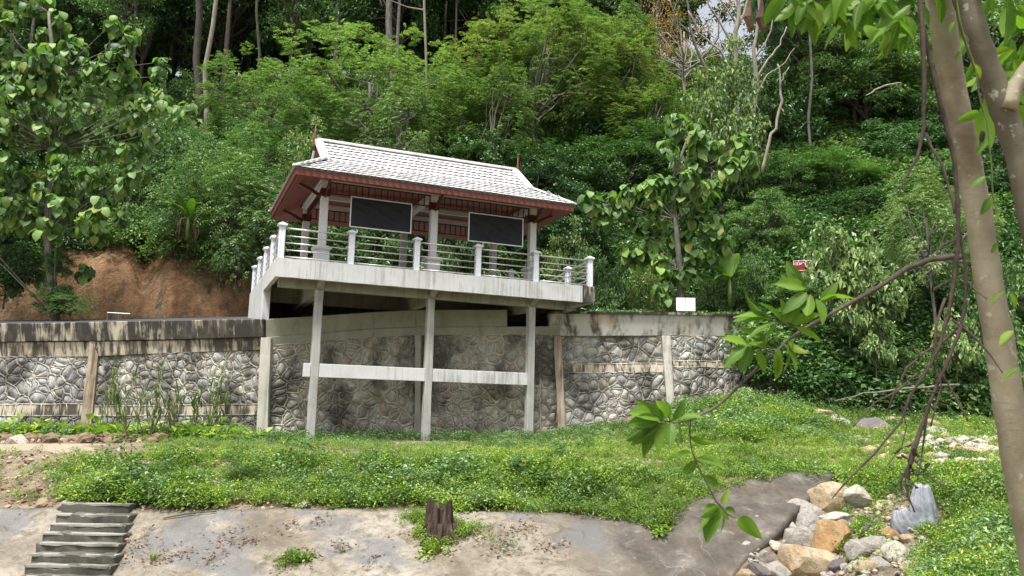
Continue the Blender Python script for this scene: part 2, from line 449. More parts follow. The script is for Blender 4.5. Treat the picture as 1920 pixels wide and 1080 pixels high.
mat_leaf('leaf_dark', [(0.019, 0.048, 0.014), (0.053, 0.125, 0.035), (0.097, 0.199, 0.052), (0.157, 0.247, 0.07)], trans=.30)
mat_leaf('leaf_mid', [(0.037, 0.081, 0.029), (0.106, 0.204, 0.065), (0.182, 0.311, 0.095), (0.273, 0.375, 0.126)])
mat_leaf('leaf_yellow', [(0.068, 0.113, 0.041), (0.177, 0.279, 0.09), (0.3, 0.371, 0.111), (0.461, 0.405, 0.19)])
mat_leaf('leaf_blue', [(0.035, 0.079, 0.038), (0.091, 0.191, 0.081), (0.142, 0.264, 0.111), (0.199, 0.327, 0.125)], spec=.6)
mat_leaf('leaf_weed', [(0.067, 0.117, 0.02), (0.186, 0.305, 0.041), (0.32, 0.456, 0.065), (0.48, 0.516, 0.101)], big=.5, trans=.35)
mat_leaf('leaf_grass', [(0.097, 0.144, 0.03), (0.244, 0.343, 0.069), (0.367, 0.467, 0.099), (0.504, 0.495, 0.181)], big=.5, trans=.35)
mat_leaf('leaf_reed', [(0.052, 0.095, 0.022), (0.105, 0.16, 0.04), (0.192, 0.22, 0.09), (0.332, 0.34, 0.22)], big=.5)
mat_leaf('leaf_teak', [(0.058, 0.112, 0.036), (0.143, 0.27, 0.081), (0.273, 0.4, 0.101), (0.251, 0.256, 0.062)], kind='obj', rough=.5, spec=.4, trans=.36, big=.9)
mat_leaf('leaf_teak_mass', [(0.058, 0.112, 0.036), (0.143, 0.27, 0.081), (0.273, 0.4, 0.101), (0.251, 0.256, 0.062)], rough=.5, spec=.4, trans=.36, big=.9)
mat_leaf('leaf_near', [(0.07, 0.15, 0.017), (0.114, 0.23, 0.021), (0.177, 0.31, 0.029), (0.24, 0.346, 0.038)], kind='obj', rough=.5, spec=.3, trans=.5, big=2.0)
mat_leaf('leaf_orange', [(0.179, 0.12, 0.035), (0.291, 0.17, 0.04), (0.403, 0.2, 0.06), (0.47, 0.24, 0.09)])
mat_leaf('leaf_litter', [(0.112, 0.06, 0.035), (0.202, 0.12, 0.075), (0.314, 0.2, 0.13), (0.403, 0.3, 0.22)], trans=.05)

# ------------------------------------------------------------------ mesh helpers
def mesh_np(name, V, F, mat, smooth=False):
    """V (n,3); F list of arrays of constant-width faces, or one array"""
    me = bpy.data.meshes.new(name)
    Fs = F if isinstance(F, list) else [F]
    Fs = [np.asarray(f, np.int32) for f in Fs if len(f)]
    V = np.asarray(V, np.float32)
    me.vertices.add(len(V)); me.vertices.foreach_set('co', V.ravel())
    nl = sum(f.size for f in Fs); nf = sum(len(f) for f in Fs)
    me.loops.add(nl); me.loops.foreach_set('vertex_index', np.concatenate([f.ravel() for f in Fs]))
    tot = np.concatenate([np.full(len(f), f.shape[1], np.int32) for f in Fs])
    st = np.concatenate([[0], np.cumsum(tot)[:-1]]).astype(np.int32)
    me.polygons.add(nf); me.polygons.foreach_set('loop_start', st)
    me.polygons.foreach_set('use_smooth', np.full(nf, smooth))
    me.update(calc_edges=True)
    if mat: me.materials.append(MATS[mat])
    return me
class MB:
    def __init__(s): s.V = []; s.Q = []; s.T = []; s.n = 0
    def add(s, V, Q=None, T=None):
        V = np.asarray(V, float)
        s.V.append(V)
        if Q is not None and len(Q): s.Q.append(np.asarray(Q, int) + s.n)
        if T is not None and len(T): s.T.append(np.asarray(T, int) + s.n)
        s.n += len(V)
        return s
    def hexa(s, P):      # 8 points: bottom 4 ccw, top 4 ccw
        return s.add(P, [(3, 2, 1, 0), (4, 5, 6, 7), (0, 1, 5, 4), (1, 2, 6, 5), (2, 3, 7, 6), (3, 0, 4, 7)])
    def box(s, x0, x1, y0, y1, z0, z1):
        return s.hexa([(x0, y0, z0), (x1, y0, z0), (x1, y1, z0), (x0, y1, z0), (x0, y0, z1), (x1, y0, z1), (x1, y1, z1), (x0, y1, z1)])
    def bar(s, a, b, w, h, up=(0, 0, 1)):
        a, b = np.array(a, float), np.array(b, float)
        d = b - a; d /= np.linalg.norm(d)
        u = np.array(up, float); sd_ = np.cross(d, u); sd_ /= np.linalg.norm(sd_); u = np.cross(sd_, d)
        sd_ = sd_ * w / 2; u = u * h / 2
        return s.hexa([a - sd_ - u, b - sd_ - u, b + sd_ - u, a + sd_ - u, a - sd_ + u, b - sd_ + u, b + sd_ + u, a + sd_ + u])
    def tube(s, pts, rad, n=6, cap=True):
        pts = np.asarray(pts, float); k = len(pts)
        rad = np.full(k, rad) if np.isscalar(rad) else np.asarray(rad, float)
        tan = np.gradient(pts, axis=0); tan /= np.linalg.norm(tan, axis=1)[:, None] + 1e-9
        ref = np.array([0, 0, 1.]) if abs(tan[0][2]) < .9 else np.array([1., 0, 0])
        a = np.cross(tan, ref); a /= np.linalg.norm(a, axis=1)[:, None] + 1e-9
        b = np.cross(tan, a)
        th = np.arange(n) * 2 * math.pi / n
        V = pts[:, None, :] + rad[:, None, None] * (np.cos(th)[None, :, None] * a[:, None, :] + np.sin(th)[None, :, None] * b[:, None, :])
        V = V.reshape(-1, 3)
        i = np.arange(k - 1)[:, None] * n; j = np.arange(n)[None, :]; j2 = (j + 1) % n
        Q = np.stack([i + j, i + j2, i + n + j2, i + n + j], -1).reshape(-1, 4)
        T = []
        if cap:
            c0 = len(V); V = np.vstack([V, pts[0], pts[-1]])
            T = [(c0, (q + 1) % n, q) for q in range(n)] + [(c0 + 1, (k - 1) * n + q, (k - 1) * n + (q + 1) % n) for q in range(n)]
        return s.add(V, Q, T)
    def mesh(s, name, mat, smooth=False):
        F = []
        if s.Q: F.append(np.concatenate(s.Q))
        if s.T: F.append(np.concatenate(s.T))
        return mesh_np(name, np.concatenate(s.V), F, mat, smooth)
    def obj(s, name, mat, parent=None, smooth=False, bevel=0):
        o = link(bpy.data.objects.new(name, s.mesh(name, mat, smooth)), parent)
        if bevel:
            m = o.modifiers.new('bevel', 'BEVEL'); m.width = bevel; m.segments = 1; m.limit_method = 'ANGLE'
        return o
def link(o, parent=None):
    COL.objects.link(o)
    if parent is not None:
        o.parent = parent
        if parent.location.length > 0 or parent.parent is not None:
            pw = Vector(parent.location)
            q = parent.parent
            while q is not None: pw += Vector(q.location); q = q.parent
            if o.get('_local') is None: o.location = Vector(o.location) - pw
    return o
def tag(o, label=None, cat=None, group=None, kind=None):
    if label: o['label'] = label
    if cat: o['category'] = cat
    if group: o['group'] = group
    if kind: o['kind'] = kind
    return o
def empty(name, loc, label, cat, group=None):
    o = bpy.data.objects.new(name, None)
    o.empty_display_size = .3
    COL.objects.link(o); o.location = tuple(loc)
    return tag(o, label, cat, group)
def plain(name, me, parent=None, loc=(0, 0, 0), rot=(0, 0, 0), sc=1.0):
    """link with a local transform relative to parent"""
    o = bpy.data.objects.new(name, me)
    COL.objects.link(o); o.parent = parent
    o.location = tuple(loc); o.rotation_euler = tuple(rot); o.scale = (sc, sc, sc) if np.isscalar(sc) else tuple(sc)
    return o
def struct(name, me):
    o = bpy.data.objects.new(name, me); COL.objects.link(o); o['kind'] = 'structure'; return o
def nrm(v): return v / (np.linalg.norm(v, axis=-1, keepdims=True) + 1e-9)

def leaves(P, Dr, Nn, ln, wd, fold=.18, droop=.0):
    """rhombic folded leaf quads (two triangles each). returns V,T"""
    P = np.asarray(P, float); n = len(P)
    Dr = nrm(Dr); S = nrm(np.cross(Dr, Nn)); Nn = np.cross(S, Dr)
    ln = np.broadcast_to(ln, (n,))[:, None]; wd = np.broadcast_to(wd, (n,))[:, None]
    a = P
    tip = P + Dr * ln - np.array([0, 0, 1.]) * ln * droop
    mid = P + Dr * ln * .45
    l = mid + S * wd * .5 + Nn * wd * fold
    r = mid - S * wd * .5 + Nn * wd * fold
    V = np.stack([a, l, tip, r], 1).reshape(-1, 3)
    i = np.arange(n)[:, None] * 4
    T = np.concatenate([i + np.array([[0, 2, 1]]), i + np.array([[0, 3, 2]])])
    return V, T
def rdir(n, r=None):
    r = r or rng
    return nrm(r.normal(size=(n, 3)))

def grid_surface(name, bs, Ds, zf, mat, dz=0.0):
    B, D = np.meshgrid(bs, Ds)
    X, Y = XY(B, D)
    Z = zf(X, Y) + dz
    V = np.stack([X, Y, Z], -1).reshape(-1, 3)
    w_, h_ = len(bs), len(Ds)
    i = np.arange(h_ - 1)[:, None] * w_ + np.arange(w_ - 1)[None, :]
    Q = np.stack([i, i + 1, i + w_ + 1, i + w_], -1).reshape(-1, 4)
    return mesh_np(name, V, Q, mat, True)

# ------------------------------------------------------------------ terrain
# wide base grid (regular lateral x depth), so it stays continuous beside and behind the camera
def terrain(name, Ls, Ds, zf, mat, keep=None, dz=0, mats=None, pick=None):
    Lg, Dg = np.meshgrid(Ls, Ds)
    X = CAM[0] + Dg * HF[0] + Lg * HR[0]; Y = CAM[1] + Dg * HF[1] + Lg * HR[1]
    Z = zf(X, Y) + dz
    V = np.stack([X, Y, Z], -1).reshape(-1, 3)
    w_ = len(Ls)
    i = (np.arange(len(Ds) - 1)[:, None] * w_ + np.arange(w_ - 1)[None, :]).reshape(-1)
    if keep is not None:
        Xm, Ym = V[i, 0], V[i, 1]
        i = i[keep(Xm, Ym)]
    Q = np.stack([i, i + 1, i + w_ + 1, i + w_], -1)
    me = mesh_np(name, V, Q, mat, True)
    if mats:
        for m_ in mats: me.materials.append(MATS[m_])
        me.polygons.foreach_set('material_index', pick(V[i]).astype(np.int32))
    return me
def bear(X, Y):
    L, D = LD(X, Y); return 960 + FPX * L / np.maximum(D, 1.0), D
def pick_ground(v):
    b, D = bear(v[:, 0], v[:, 1])
    w_ = wav(v[:, 0], v[:, 1], 2.2)
    path = (D > 18.6 + .5 * w_) & (D < 22.3 + .4 * w_) & (b < 190 + 60 * w_)
    return path.astype(int)
Ls = np.concatenate([np.arange(-120, -26, 4.0), np.arange(-26, 20, .16), np.arange(20, 120, 4.0)])
struct('ground', terrain('ground', Ls, np.concatenate([np.arange(-40, 0, 4.0), np.arange(0, 32, .16)]), ground_z, 'soil', mats=['dirt_path'], pick=pick_ground))
def pick_hill(v):
    b, D = bear(v[:, 0], v[:, 1])
    w_ = wav(v[:, 0], v[:, 1], .9); w2 = wav(v[:, 0], v[:, 1], 2.6)
    top = 8.5 + .8 * np.interp(b, [0, 100, 200, 270, 300, 380, 460, 520], [-2.2, -1.0, -.2, .3, 0, -1.2, -1.5, -3]) + .35 * w_ + .2 * w2
    return ((b < 500) & (v[:, 2] < top)).astype(int)
def hill_rough(X, Y):
    z = hill_z(X, Y)
    b, D = bear(X, Y)
    gul = np.exp(-((b - 262) / 26) ** 2) * np.clip((z - 4.5) / 2.5, 0, 1) * np.clip((40 - D) / 4, 0, 1)
    return z - 1.5 * gul + (.14 * wav(X, Y, 5.0) + .22 * wav(X, Y, 2.0)) * (D < 37.5) * (D > 34)
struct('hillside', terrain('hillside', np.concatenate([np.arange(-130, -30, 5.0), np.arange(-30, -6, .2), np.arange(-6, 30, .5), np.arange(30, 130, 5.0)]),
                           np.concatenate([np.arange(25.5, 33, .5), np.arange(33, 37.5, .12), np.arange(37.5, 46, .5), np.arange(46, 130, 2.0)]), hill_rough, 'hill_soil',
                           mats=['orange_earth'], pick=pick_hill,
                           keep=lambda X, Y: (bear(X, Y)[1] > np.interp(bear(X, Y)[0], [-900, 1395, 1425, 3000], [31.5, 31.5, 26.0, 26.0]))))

# concrete apron on the stream bank
def slab_top(b):
    return np.interp(b, [-900, 0, 300, 600, 900, 1100, 1240, 1330, 1420, 1500, 1570], [15.5, 15.45, 15.4, 15.55, 15.6, 15.7, 15.8, 16.4, 16.9, 17.1, 17.1])
def slab_right(D):
    return np.interp(D, [12.5, 13, 13.65, 14, 14.5, 15, 16, 17, 17.2], [1290, 1335, 1390, 1428, 1458, 1480, 1512, 1560, 1570])
def make_slab():
    nb, nd = 240, 44
    V = []
    t = np.linspace(0, 1, nb)
    for j in range(nd):
        s = j / (nd - 1)
        D0 = 10.8 + s * 4.8
        bR = float(slab_right(min(D0 + (1.5 if s > .6 else 0) * (s - .6) / .4, 17.2)))
        b = -700 + (bR + 700) * t
        D = 10.8 + s * (slab_top(b) - 10.8)
        X, Y = XY(b, D)
        X2, Y2 = XY(np.minimum(b, 1395), D)
        Z = ground_z(X2, Y2) + .07 + .02 * wav(X, Y, 3.1) + .012 * wav(X, Y, 9)
        V.append(np.stack([X, Y, Z], -1))
    V = np.array(V)
    low = V.copy(); low[:, :, 2] -= .16
    n = nb * nd
    i = (np.arange(nd - 1)[:, None] * nb + np.arange(nb - 1)[None, :]).reshape(-1)
    Q = [np.stack([i, i + 1, i + nb + 1, i + nb], -1), np.stack([i, i + nb, i + nb + 1, i + 1], -1) + n]
    r = np.arange(nd - 1) * nb + nb - 1
    Q.append(np.stack([r, r + n, r + nb + n, r + nb], -1))
    tp = (nd - 1) * nb + np.arange(nb - 1)
    Q.append(np.stack([tp, tp + 1, tp + 1 + n, tp + n], -1))
    return mesh_np('concrete_slope', np.concatenate([V.reshape(-1, 3), low.reshape(-1, 3)]), np.concatenate(Q), 'weathered_slab', True)
struct('concrete_slope', make_slab())

# ------------------------------------------------------------------ retaining walls
def world_z(x, y, D): return at(x, y, D)
class Panel:
    """bilinear patch from four photo corners with depth: bottom-left, bottom-right, top-right, top-left"""
    def __init__(s, bl, br, tr, tl):
        s.c = [at(*bl), at(*br), at(*tr), at(*tl)]
        s.w = (np.linalg.norm(s.c[1] - s.c[0]) + np.linalg.norm(s.c[2] - s.c[3])) / 2
        s.h = (np.linalg.norm(s.c[3] - s.c[0]) + np.linalg.norm(s.c[2] - s.c[1])) / 2
        n = np.cross(s.c[1] - s.c[0], s.c[3] - s.c[0]); s.n = n / np.linalg.norm(n)
        if np.dot(s.n, CAM - s.c[0]) < 0: s.n = -s.n
    def p(s, u, v, off=0.0):
        u = np.asarray(u, float)[..., None] / s.w; v = np.asarray(v, float)[..., None] / s.h
        return (s.c[0] * (1 - u) + s.c[1] * u) * (1 - v) + (s.c[3] * (1 - u) + s.c[2] * u) * v + s.n * np.asarray(off, float)[..., None] * 1.0
def clip_poly(P, a, n_):      # keep points with (p-a).n<=0
    out = []
    for i in range(len(P)):
        p, q = P[i], P[(i + 1) % len(P)]
        dp, dq = np.dot(p - a, n_), np.dot(q - a, n_)
        if dp <= 0: out.append(p)
        if (dp < 0 < dq) or (dq < 0 < dp): out.append(p + (q - p) * dp / (dp - dq))
    return out
def voronoi(w_, h_, size, v0=0.0, jit=.60, r=rng):
    nx, ny = max(2, round(w_ / size)), max(1, round((h_ - v0) / (size * .88)))
    S = []
    for j in range(-1, ny + 1):
        for i in range(-1, nx + 1):
            S.append(((i + .5 + (.5 if j % 2 else 0) * .8 + r.uniform(-jit, jit)) * w_ / nx, v0 + (j + .5 + r.uniform(-jit, jit)) * (h_ - v0) / ny))
    S = np.array(S); S = S[r.random(len(S)) > .10]; S = np.concatenate([S, S[r.random(len(S)) < .14] + r.normal(0, size * .45, 2)]); cells = []
    for k, p in enumerate(S):
        if not (-size < p[0] < w_ + size and v0 - size < p[1] < h_ + size): continue
        P = [np.array(q, float) for q in ((0, v0), (w_, v0), (w_, h_), (0, h_))]
        d = np.linalg.norm(S - p, axis=1)
        for m in np.argsort(d)[1:22]:
            q = S[m]; P = clip_poly(P, (p + q) / 2, q - p)
            if len(P) < 3: break
        if len(P) >= 3:
            A = np.array(P)
            x, y = A[:, 0], A[:, 1]
            ar = .5 * abs(np.dot(x, np.roll(y, -1)) - np.dot(y, np.roll(x, -1)))
            if ar > .006: cells.append(A)
    return cells
def stone_mesh(pan, A, gap, h):
    c = A.mean(0)
    # inset and round
    d = A - c; L = np.linalg.norm(d, axis=1, keepdims=True)
    A2 = c + d * np.maximum(.35, (L - gap) / L)
    B = []
    for i in range(len(A2)):
        p, q = A2[i], A2[(i + 1) % len(A2)]
        B += [p * .78 + q * .22, p * .22 + q * .78]
    B = np.array(B)
    if len(B) > 14: B = B[::2] if len(B) % 2 == 0 else B
    n = len(B); tilt = rng.uniform(-.25, .25, 2) * h
    lo = pan.p(B[:, 0], B[:, 1], np.full(n, -.03))
    ext = np.abs(A - c).max(0) + 1e-6
    M_ = c + (B - c) * rng.uniform(.78, .9)
    ho = h * rng.uniform(.45, 1.15, n) + ((M_ - c) / ext) @ tilt
    mi = pan.p(M_[:, 0], M_[:, 1], ho)
    ce = pan.p(np.array([c[0]]), np.array([c[1]]), np.array([h * rng.uniform(.8, 1.3)]))
    V = np.concatenate([lo, mi, ce])
    Q = [(i, (i + 1) % n, n + (i + 1) % n, n + i) for i in range(n)]
    T = [(n + i, n + (i + 1) % n, 2 * n) for i in range(n)]
    ctr = V.mean(0)
    return V - ctr, Q, T, ctr
def build_panel(wall, pan, mats, size, belt=None, ridge=.03, gap=.035, h=.045, budget=[0]):
    """belt=(v0,v1): a plain cast band crossing the stones"""
    mo = MB()
    def patch(v0, v1, off):
        U = np.linspace(0, pan.w, 14)
        P = np.concatenate([pan.p(U, np.full(14, v0), np.full(14, off)), pan.p(U, np.full(14, v1), np.full(14, off))])
        mo.add(P, [(i, i + 1, i + 15, i + 14) for i in range(13)])
    patch(0, pan.h, 0.0)
    bands = [(0.0, pan.h)] if not belt else [(0.0, belt[0]), (belt[1], pan.h)]
    seen = set()
    for (a, b) in bands:
        cells = voronoi(pan.w, b, size, a)
        for A in cells:
            V, Q, T, ctr = stone_mesh(pan, A, gap * min(1, size / .45), h * rng.uniform(.8, 1.35))
            mb = MB().add(V, Q, T)
            if budget[0] > 0:
                budget[0] -= 1
                o = bpy.data.objects.new('stone', mb.mesh('stone', mats[0], True)); COL.objects.link(o); o.parent = wall
                o.location = tuple(ctr - np.array(wall.location))
            else:
                build_panel.rest.add(V + ctr, Q, T)
            for i in range(len(A)):
                p, q = A[i], A[(i + 1) % len(A)]
                k = tuple(np.round(np.minimum(p, q), 2)) + tuple(np.round(np.maximum(p, q), 2))
                if k in seen or np.linalg.norm(p - q) < .03: continue
                seen.add(k)
                nb = 4
                s_ = np.linspace(0, 1, nb)
                mid = p[None] * (1 - s_)[:, None] + q[None] * s_[:, None]
                mid[1:-1] += rng.normal(0, .02, (nb - 2, 2))
                d = (q - p) / np.linalg.norm(q - p); pe = np.array([-d[1], d[0]])
                wd_ = ridge * min(1.0, size / .42) * rng.uniform(.45, 1.1)
                L_ = pan.p(mid[:, 0] + pe[0] * wd_, mid[:, 1] + pe[1] * wd_, np.full(nb, .003))
                R_ = pan.p(mid[:, 0] - pe[0] * wd_, mid[:, 1] - pe[1] * wd_, np.full(nb, .003))
                C_ = pan.p(mid[:, 0] + pe[0] * wd_ * .45, mid[:, 1] + pe[1] * wd_ * .45, np.full(nb, h * 1.15))
                C2 = pan.p(mid[:, 0] - pe[0] * wd_ * .45, mid[:, 1] - pe[1] * wd_ * .45, np.full(nb, h * 1.15))
                V = np.concatenate([L_, C_, C2, R_])
                Q2 = [(g * nb + k2, g * nb + k2 + 1, (g + 1) * nb + k2 + 1, (g + 1) * nb + k2) for g in range(3) for k2 in range(nb - 1)]
                mo.add(V, Q2)
    if belt:
        U = np.linspace(0, pan.w, 24); v0, v1 = belt
        bb = MB()
        prof = [(v0, .0), (v0 + .01, .045), (v1 - .01, .045), (v1, .0)]
        P = np.concatenate([pan.p(U, np.full(24, v) + .008 * wav(U * 3, U + v, 2), np.full(24, o_)) for v, o_ in prof])
        bb.add(P, [(g * 24 + i, g * 24 + i + 1, (g + 1) * 24 + i + 1, (g + 1) * 24 + i) for g in range(3) for i in range(23)])
        x = .1
        while x < pan.w - .1:       # thin mortar lines crossing the band
            dx = rng.uniform(-.12, .12)
            a_ = pan.p(np.array([x]), np.array([v0 - .02]), np.array([.05]))[0]; b_ = pan.p(np.array([min(pan.w, max(0, x + dx))]), np.array([v1 + .02]), np.array([.05]))[0]
            mo.tube([a_, (a_ + b_) / 2 + rng.normal(0, .008, 3), b_], .018, 5)
            x += rng.uniform(.18, .5)
        bb.obj('belt_course', 'coping_pale', wall)
        for v in (v0, v1):
            pts = pan.p(U, np.full(24, v) + rng.normal(0, .008, 24), np.full(24, .045))
            mo.tube(pts, .02, 5)
    mo.obj('mortar', mats[1], wall, True)['kind'] = 'stuff'
def prism_between(mb, P0, P1, depth, proud):
    """a box whose front face is the quad P0[0],P1[0],P1[1],P0[1] (bottom,top), extruded back"""
    b0, t0 = P0; b1, t1 = P1
    d = np.array(b1) - np.array(b0); n = np.array([d[1], -d[0], 0]); n /= np.linalg.norm(n)
    if np.dot(n, CAM - np.array(b0)) < 0: n = -n
    f = n * proud; k = -n * depth
    return mb.hexa([b0 + f, b1 + f, b1 + k, b0 + k, t0 + f, t1 + f, t1 + k, t0 + k])
def strip(mb, stations, depth, proud, ondul=0.0):
    """stations: (x, ytop, ybottom, D)"""
    pts = [(at(x, yb, D), at(x, yt, D)) for x, yt, yb, D in stations]
    for p, q in zip(pts[:-1], pts[1:]):
        prism_between(mb, p, q, depth, proud)
def pilaster(wall, xb, yb, xt, yt, wpx, D, dD, mat, proud=.10):
    mb = MB()
    b, t = at(xb, yb, D), at(xt, yt, D + dD)
    k = 7
    rr = np.array([RT[0], RT[1], 0]); rr /= np.linalg.norm(rr); ff = np.array([-rr[1], rr[0], 0])
    if np.dot(ff, CAM - b) < 0: ff = -ff
    hw = wpx * D / FPX / 2
    V = []
    for i in range(k):
        s_ = i / (k - 1); c = b * (1 - s_) + t * s_; e = rng.normal(0, .008, 2)
        for a_, d_ in ((-1, proud), (1, proud), (1, -.25), (-1, -.25)):
            V.append(c + rr * (hw + e[0]) * a_ + ff * (d_ + e[1] * (d_ > 0)))
    Q = [(i * 4 + j, i * 4 + (j + 1) % 4, i * 4 + 4 + (j + 1) % 4, i * 4 + 4 + j) for i in range(k - 1) for j in range(4)]
    mb.add(V, Q + [(3, 2, 1, 0), ((k - 1) * 4, (k - 1) * 4 + 1, (k - 1) * 4 + 2, (k - 1) * 4 + 3)])
    return mb.obj('pilaster', mat, wall, bevel=.01)

# left wall
wl = empty('retaining_wall', at(240, 812, 26.0), 'long stone retaining wall left of the white platform, black-streaked coping on top', 'wall')
build_panel.rest = MB()
bud = [300]
PL0 = Panel((-230, 822, 28.6), (160, 824, 26.7), (176, 668, 27.3), (-230, 672, 29.3))
PL1 = Panel((168, 824, 26.7), (488, 826, 24.6), (492, 655, 25.1), (182, 668, 27.3))
build_panel(wl, PL1, ('wall_stone_grey', 'mortar'), .34, belt=(.78, 1.10), budget=bud)
build_panel(wl, PL0, ('wall_stone_grey', 'mortar'), .42, belt=(.80, 1.20), budget=bud)
if build_panel.rest.n: build_panel.rest.obj('stone_remainder', 'wall_stone_grey', wl, True)['kind'] = 'stuff'
m1 = MB(); strip(m1, [(-230, 645, 674, 29.2), (0, 642, 670, 28.2), (160, 641, 669, 27.3), (330, 638, 662, 26.2), (494, 632, 656, 25.0)], .45, .03)
m1.obj('lower_coping', 'coping_pale', wl, bevel=.015)
m2 = MB(); strip(m2, [(-230, 610, 645, 29.2), (0, 607, 642, 28.2), (100, 606, 640, 27.6), (180, 604, 640, 27.2), (340, 601, 637, 26.1), (497, 598.5, 632.5, 24.9)], .5, .09)
m2.obj('upper_coping', 'coping_dark', wl, bevel=.02)
pilaster(wl, 160, 826, 180, 640, 19, 26.65, .65, 'pilaster_rust')
pilaster(wl, 493, 830, 501, 634, 20, 24.45, .5, 'pilaster_pale', .16)
# middle wall
wm = empty('retaining_wall', at(740, 812, 26.4), 'shaded stone retaining wall behind the three concrete columns, under the platform', 'wall')
build_panel.rest = MB(); bud = [300]
PM0 = Panel((503, 826, 24.5), (778, 822, 26.5), (778, 628, 27.0), (506, 648, 25.0))
PM1 = Panel((790, 822, 26.6), (1012, 816, 27.0), (1012, 627, 27.5), (790, 628, 27.1))
PM2 = Panel((1012, 816, 27.0), (1046, 812, 27.2), (1040, 627, 27.6), (1012, 627, 27.5))
build_panel(wm, PM0, ('wall_stone_tan', 'mortar'), .37, ridge=.034, gap=.05, budget=bud)
build_panel(wm, PM1, ('wall_stone_tan', 'mortar'), .34, ridge=.034, gap=.05, budget=bud)
build_panel(wm, PM2, ('wall_stone_grey', 'mortar'), .30, budget=bud)
if build_panel.rest.n: build_panel.rest.obj('stone_remainder', 'wall_stone_tan', wm, True)['kind'] = 'stuff'
m1 = MB(); strip(m1, [(499, 632, 650, 24.95), (600, 624.5, 641, 25.7), (700, 617, 633, 26.4), (780, 613.5, 629, 27.0), (900, 613, 628.5, 27.3), (1050, 612, 630, 27.6)], .45, .05)
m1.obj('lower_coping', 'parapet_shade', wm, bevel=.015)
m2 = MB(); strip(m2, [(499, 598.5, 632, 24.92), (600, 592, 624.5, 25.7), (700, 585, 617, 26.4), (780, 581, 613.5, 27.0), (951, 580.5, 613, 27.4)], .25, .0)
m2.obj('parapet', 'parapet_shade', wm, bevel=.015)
pilaster(wm, 783, 824, 784, 628, 11, 26.4, .5, 'raw_concrete', .08)
# right wall
wr = empty('retaining_wall', at(1230, 780, 27.9), 'stone retaining wall right of the white platform, with pale stained parapet', 'wall')
build_panel.rest = MB(); bud = [300]
PR0 = Panel((1054, 812, 27.1), (1254, 806, 27.5), (1246, 629, 28.4), (1050, 629, 27.7))
PR1 = Panel((1262, 806, 27.6), (1445, 806, 28.8), (1432, 631, 29.7), (1256, 629, 28.4))
build_panel(wr, PR0, ('wall_stone_grey', 'mortar'), .34, belt=(2.02, 2.32), budget=bud)
build_panel(wr, PR1, ('wall_stone_grey', 'mortar'), .34, belt=(2.22, 2.44), budget=bud)
if build_panel.rest.n: build_panel.rest.obj('stone_remainder', 'wall_stone_grey', wr, True)['kind'] = 'stuff'
m2 = MB(); strip(m2, [(1030, 586, 630.5, 27.55), (1120, 586.5, 630.5, 27.8), (1250, 588.5, 630, 28.4), (1432, 592.5, 632, 29.6)], .35, .04)
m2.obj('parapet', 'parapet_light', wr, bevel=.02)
m3 = MB(); strip(m3, [(1030, 584, 588, 27.5), (1120, 584.5, 588.5, 27.75), (1250, 586, 590, 28.35), (1432, 590.5, 594.5, 29.55)], .42, .07)
m3.obj('parapet_cap', 'black_plastic' if False else 'coping_dark', wr)
pilaster(wr, 1053, 806, 1045, 630, 15, 27.0, .6, 'pilaster_rust', .14)
pilaster(wr, 1259, 800, 1248, 630, 15, 27.4, .95, 'pilaster_pale', .12)
m4 = MB(); strip(m4, [(980, 806, 828, 26.6), (1060, 805, 825, 26.7), (1130, 800, 825, 26.8)], .5, .2)
m4.obj('footing', 'foundation', wr, bevel=.05)
m4 = MB(); strip(m4, [(1150, 790, 812, 26.7), (1235, 768, 800, 26.9), (1330, 752, 790, 27.3), (1400, 744, 780, 27.8)], .6, .25)
m4.obj('footing', 'foundation', wr, bevel=.08)

# road behind the wall
def road_mesh():
    st = [(-700, 29.5, 611), (-230, 29.2, 610), (0, 28.2, 607), (180, 27.2, 604), (340, 26.1, 601), (497, 24.9, 598.5), (600, 25.7, 592), (780, 27.0, 581), (951, 27.4, 580.5), (1120, 27.8, 586), (1412, 29.45, 591), (1700, 32, 600)]
    V = []
    for x, D, y in st:
        p = at(x, y, D)
        L, Dh = LD(p[0], p[1]); b = 960 + FPX * L / Dh
        cross = .128 if x < 500 else .04
        lo = -.01 if x < 500 else -.35
        for k in (0.12, 2.0, 4.5, 8.5):
            X, Y = XY(b, Dh + k); V.append((X, Y, p[2] + lo + cross * k))
    Q = [(i * 4 + j, i * 4 + 4 + j, i * 4 + 5 + j, i * 4 + 1 + j) for i in range(len(st) - 1) for j in range(3)]
    return mesh_np('road', V, np.array(Q), 'asphalt')
struct('road', road_mesh())
#@@PART2
# ------------------------------------------------------------------ viewing platform
H, HB, ZB = 5.09, 4.53, 4.31
XL, XR = -1.36, 9.10
def xr(y): return XR + .155 * y
pf = empty('viewing_platform', (3.8, 4.0, 0), 'white-edged concrete viewing platform standing on three tall columns over the stone wall', 'platform')
b = MB()
b.hexa([(XL + .14, .14, H - .26), (xr(.14) - .14, .14, H - .26), (xr(8) - .14, 8.0, H - .26), (XL + .14, 8.0, H - .26),
        (XL + .14, .14, H - .02), (xr(.14) - .14, .14, H - .02), (xr(8) - .14, 8.0, H - .02), (XL + .14, 8.0, H - .02)])
b.obj('floor_slab', 'raw_concrete', pf)
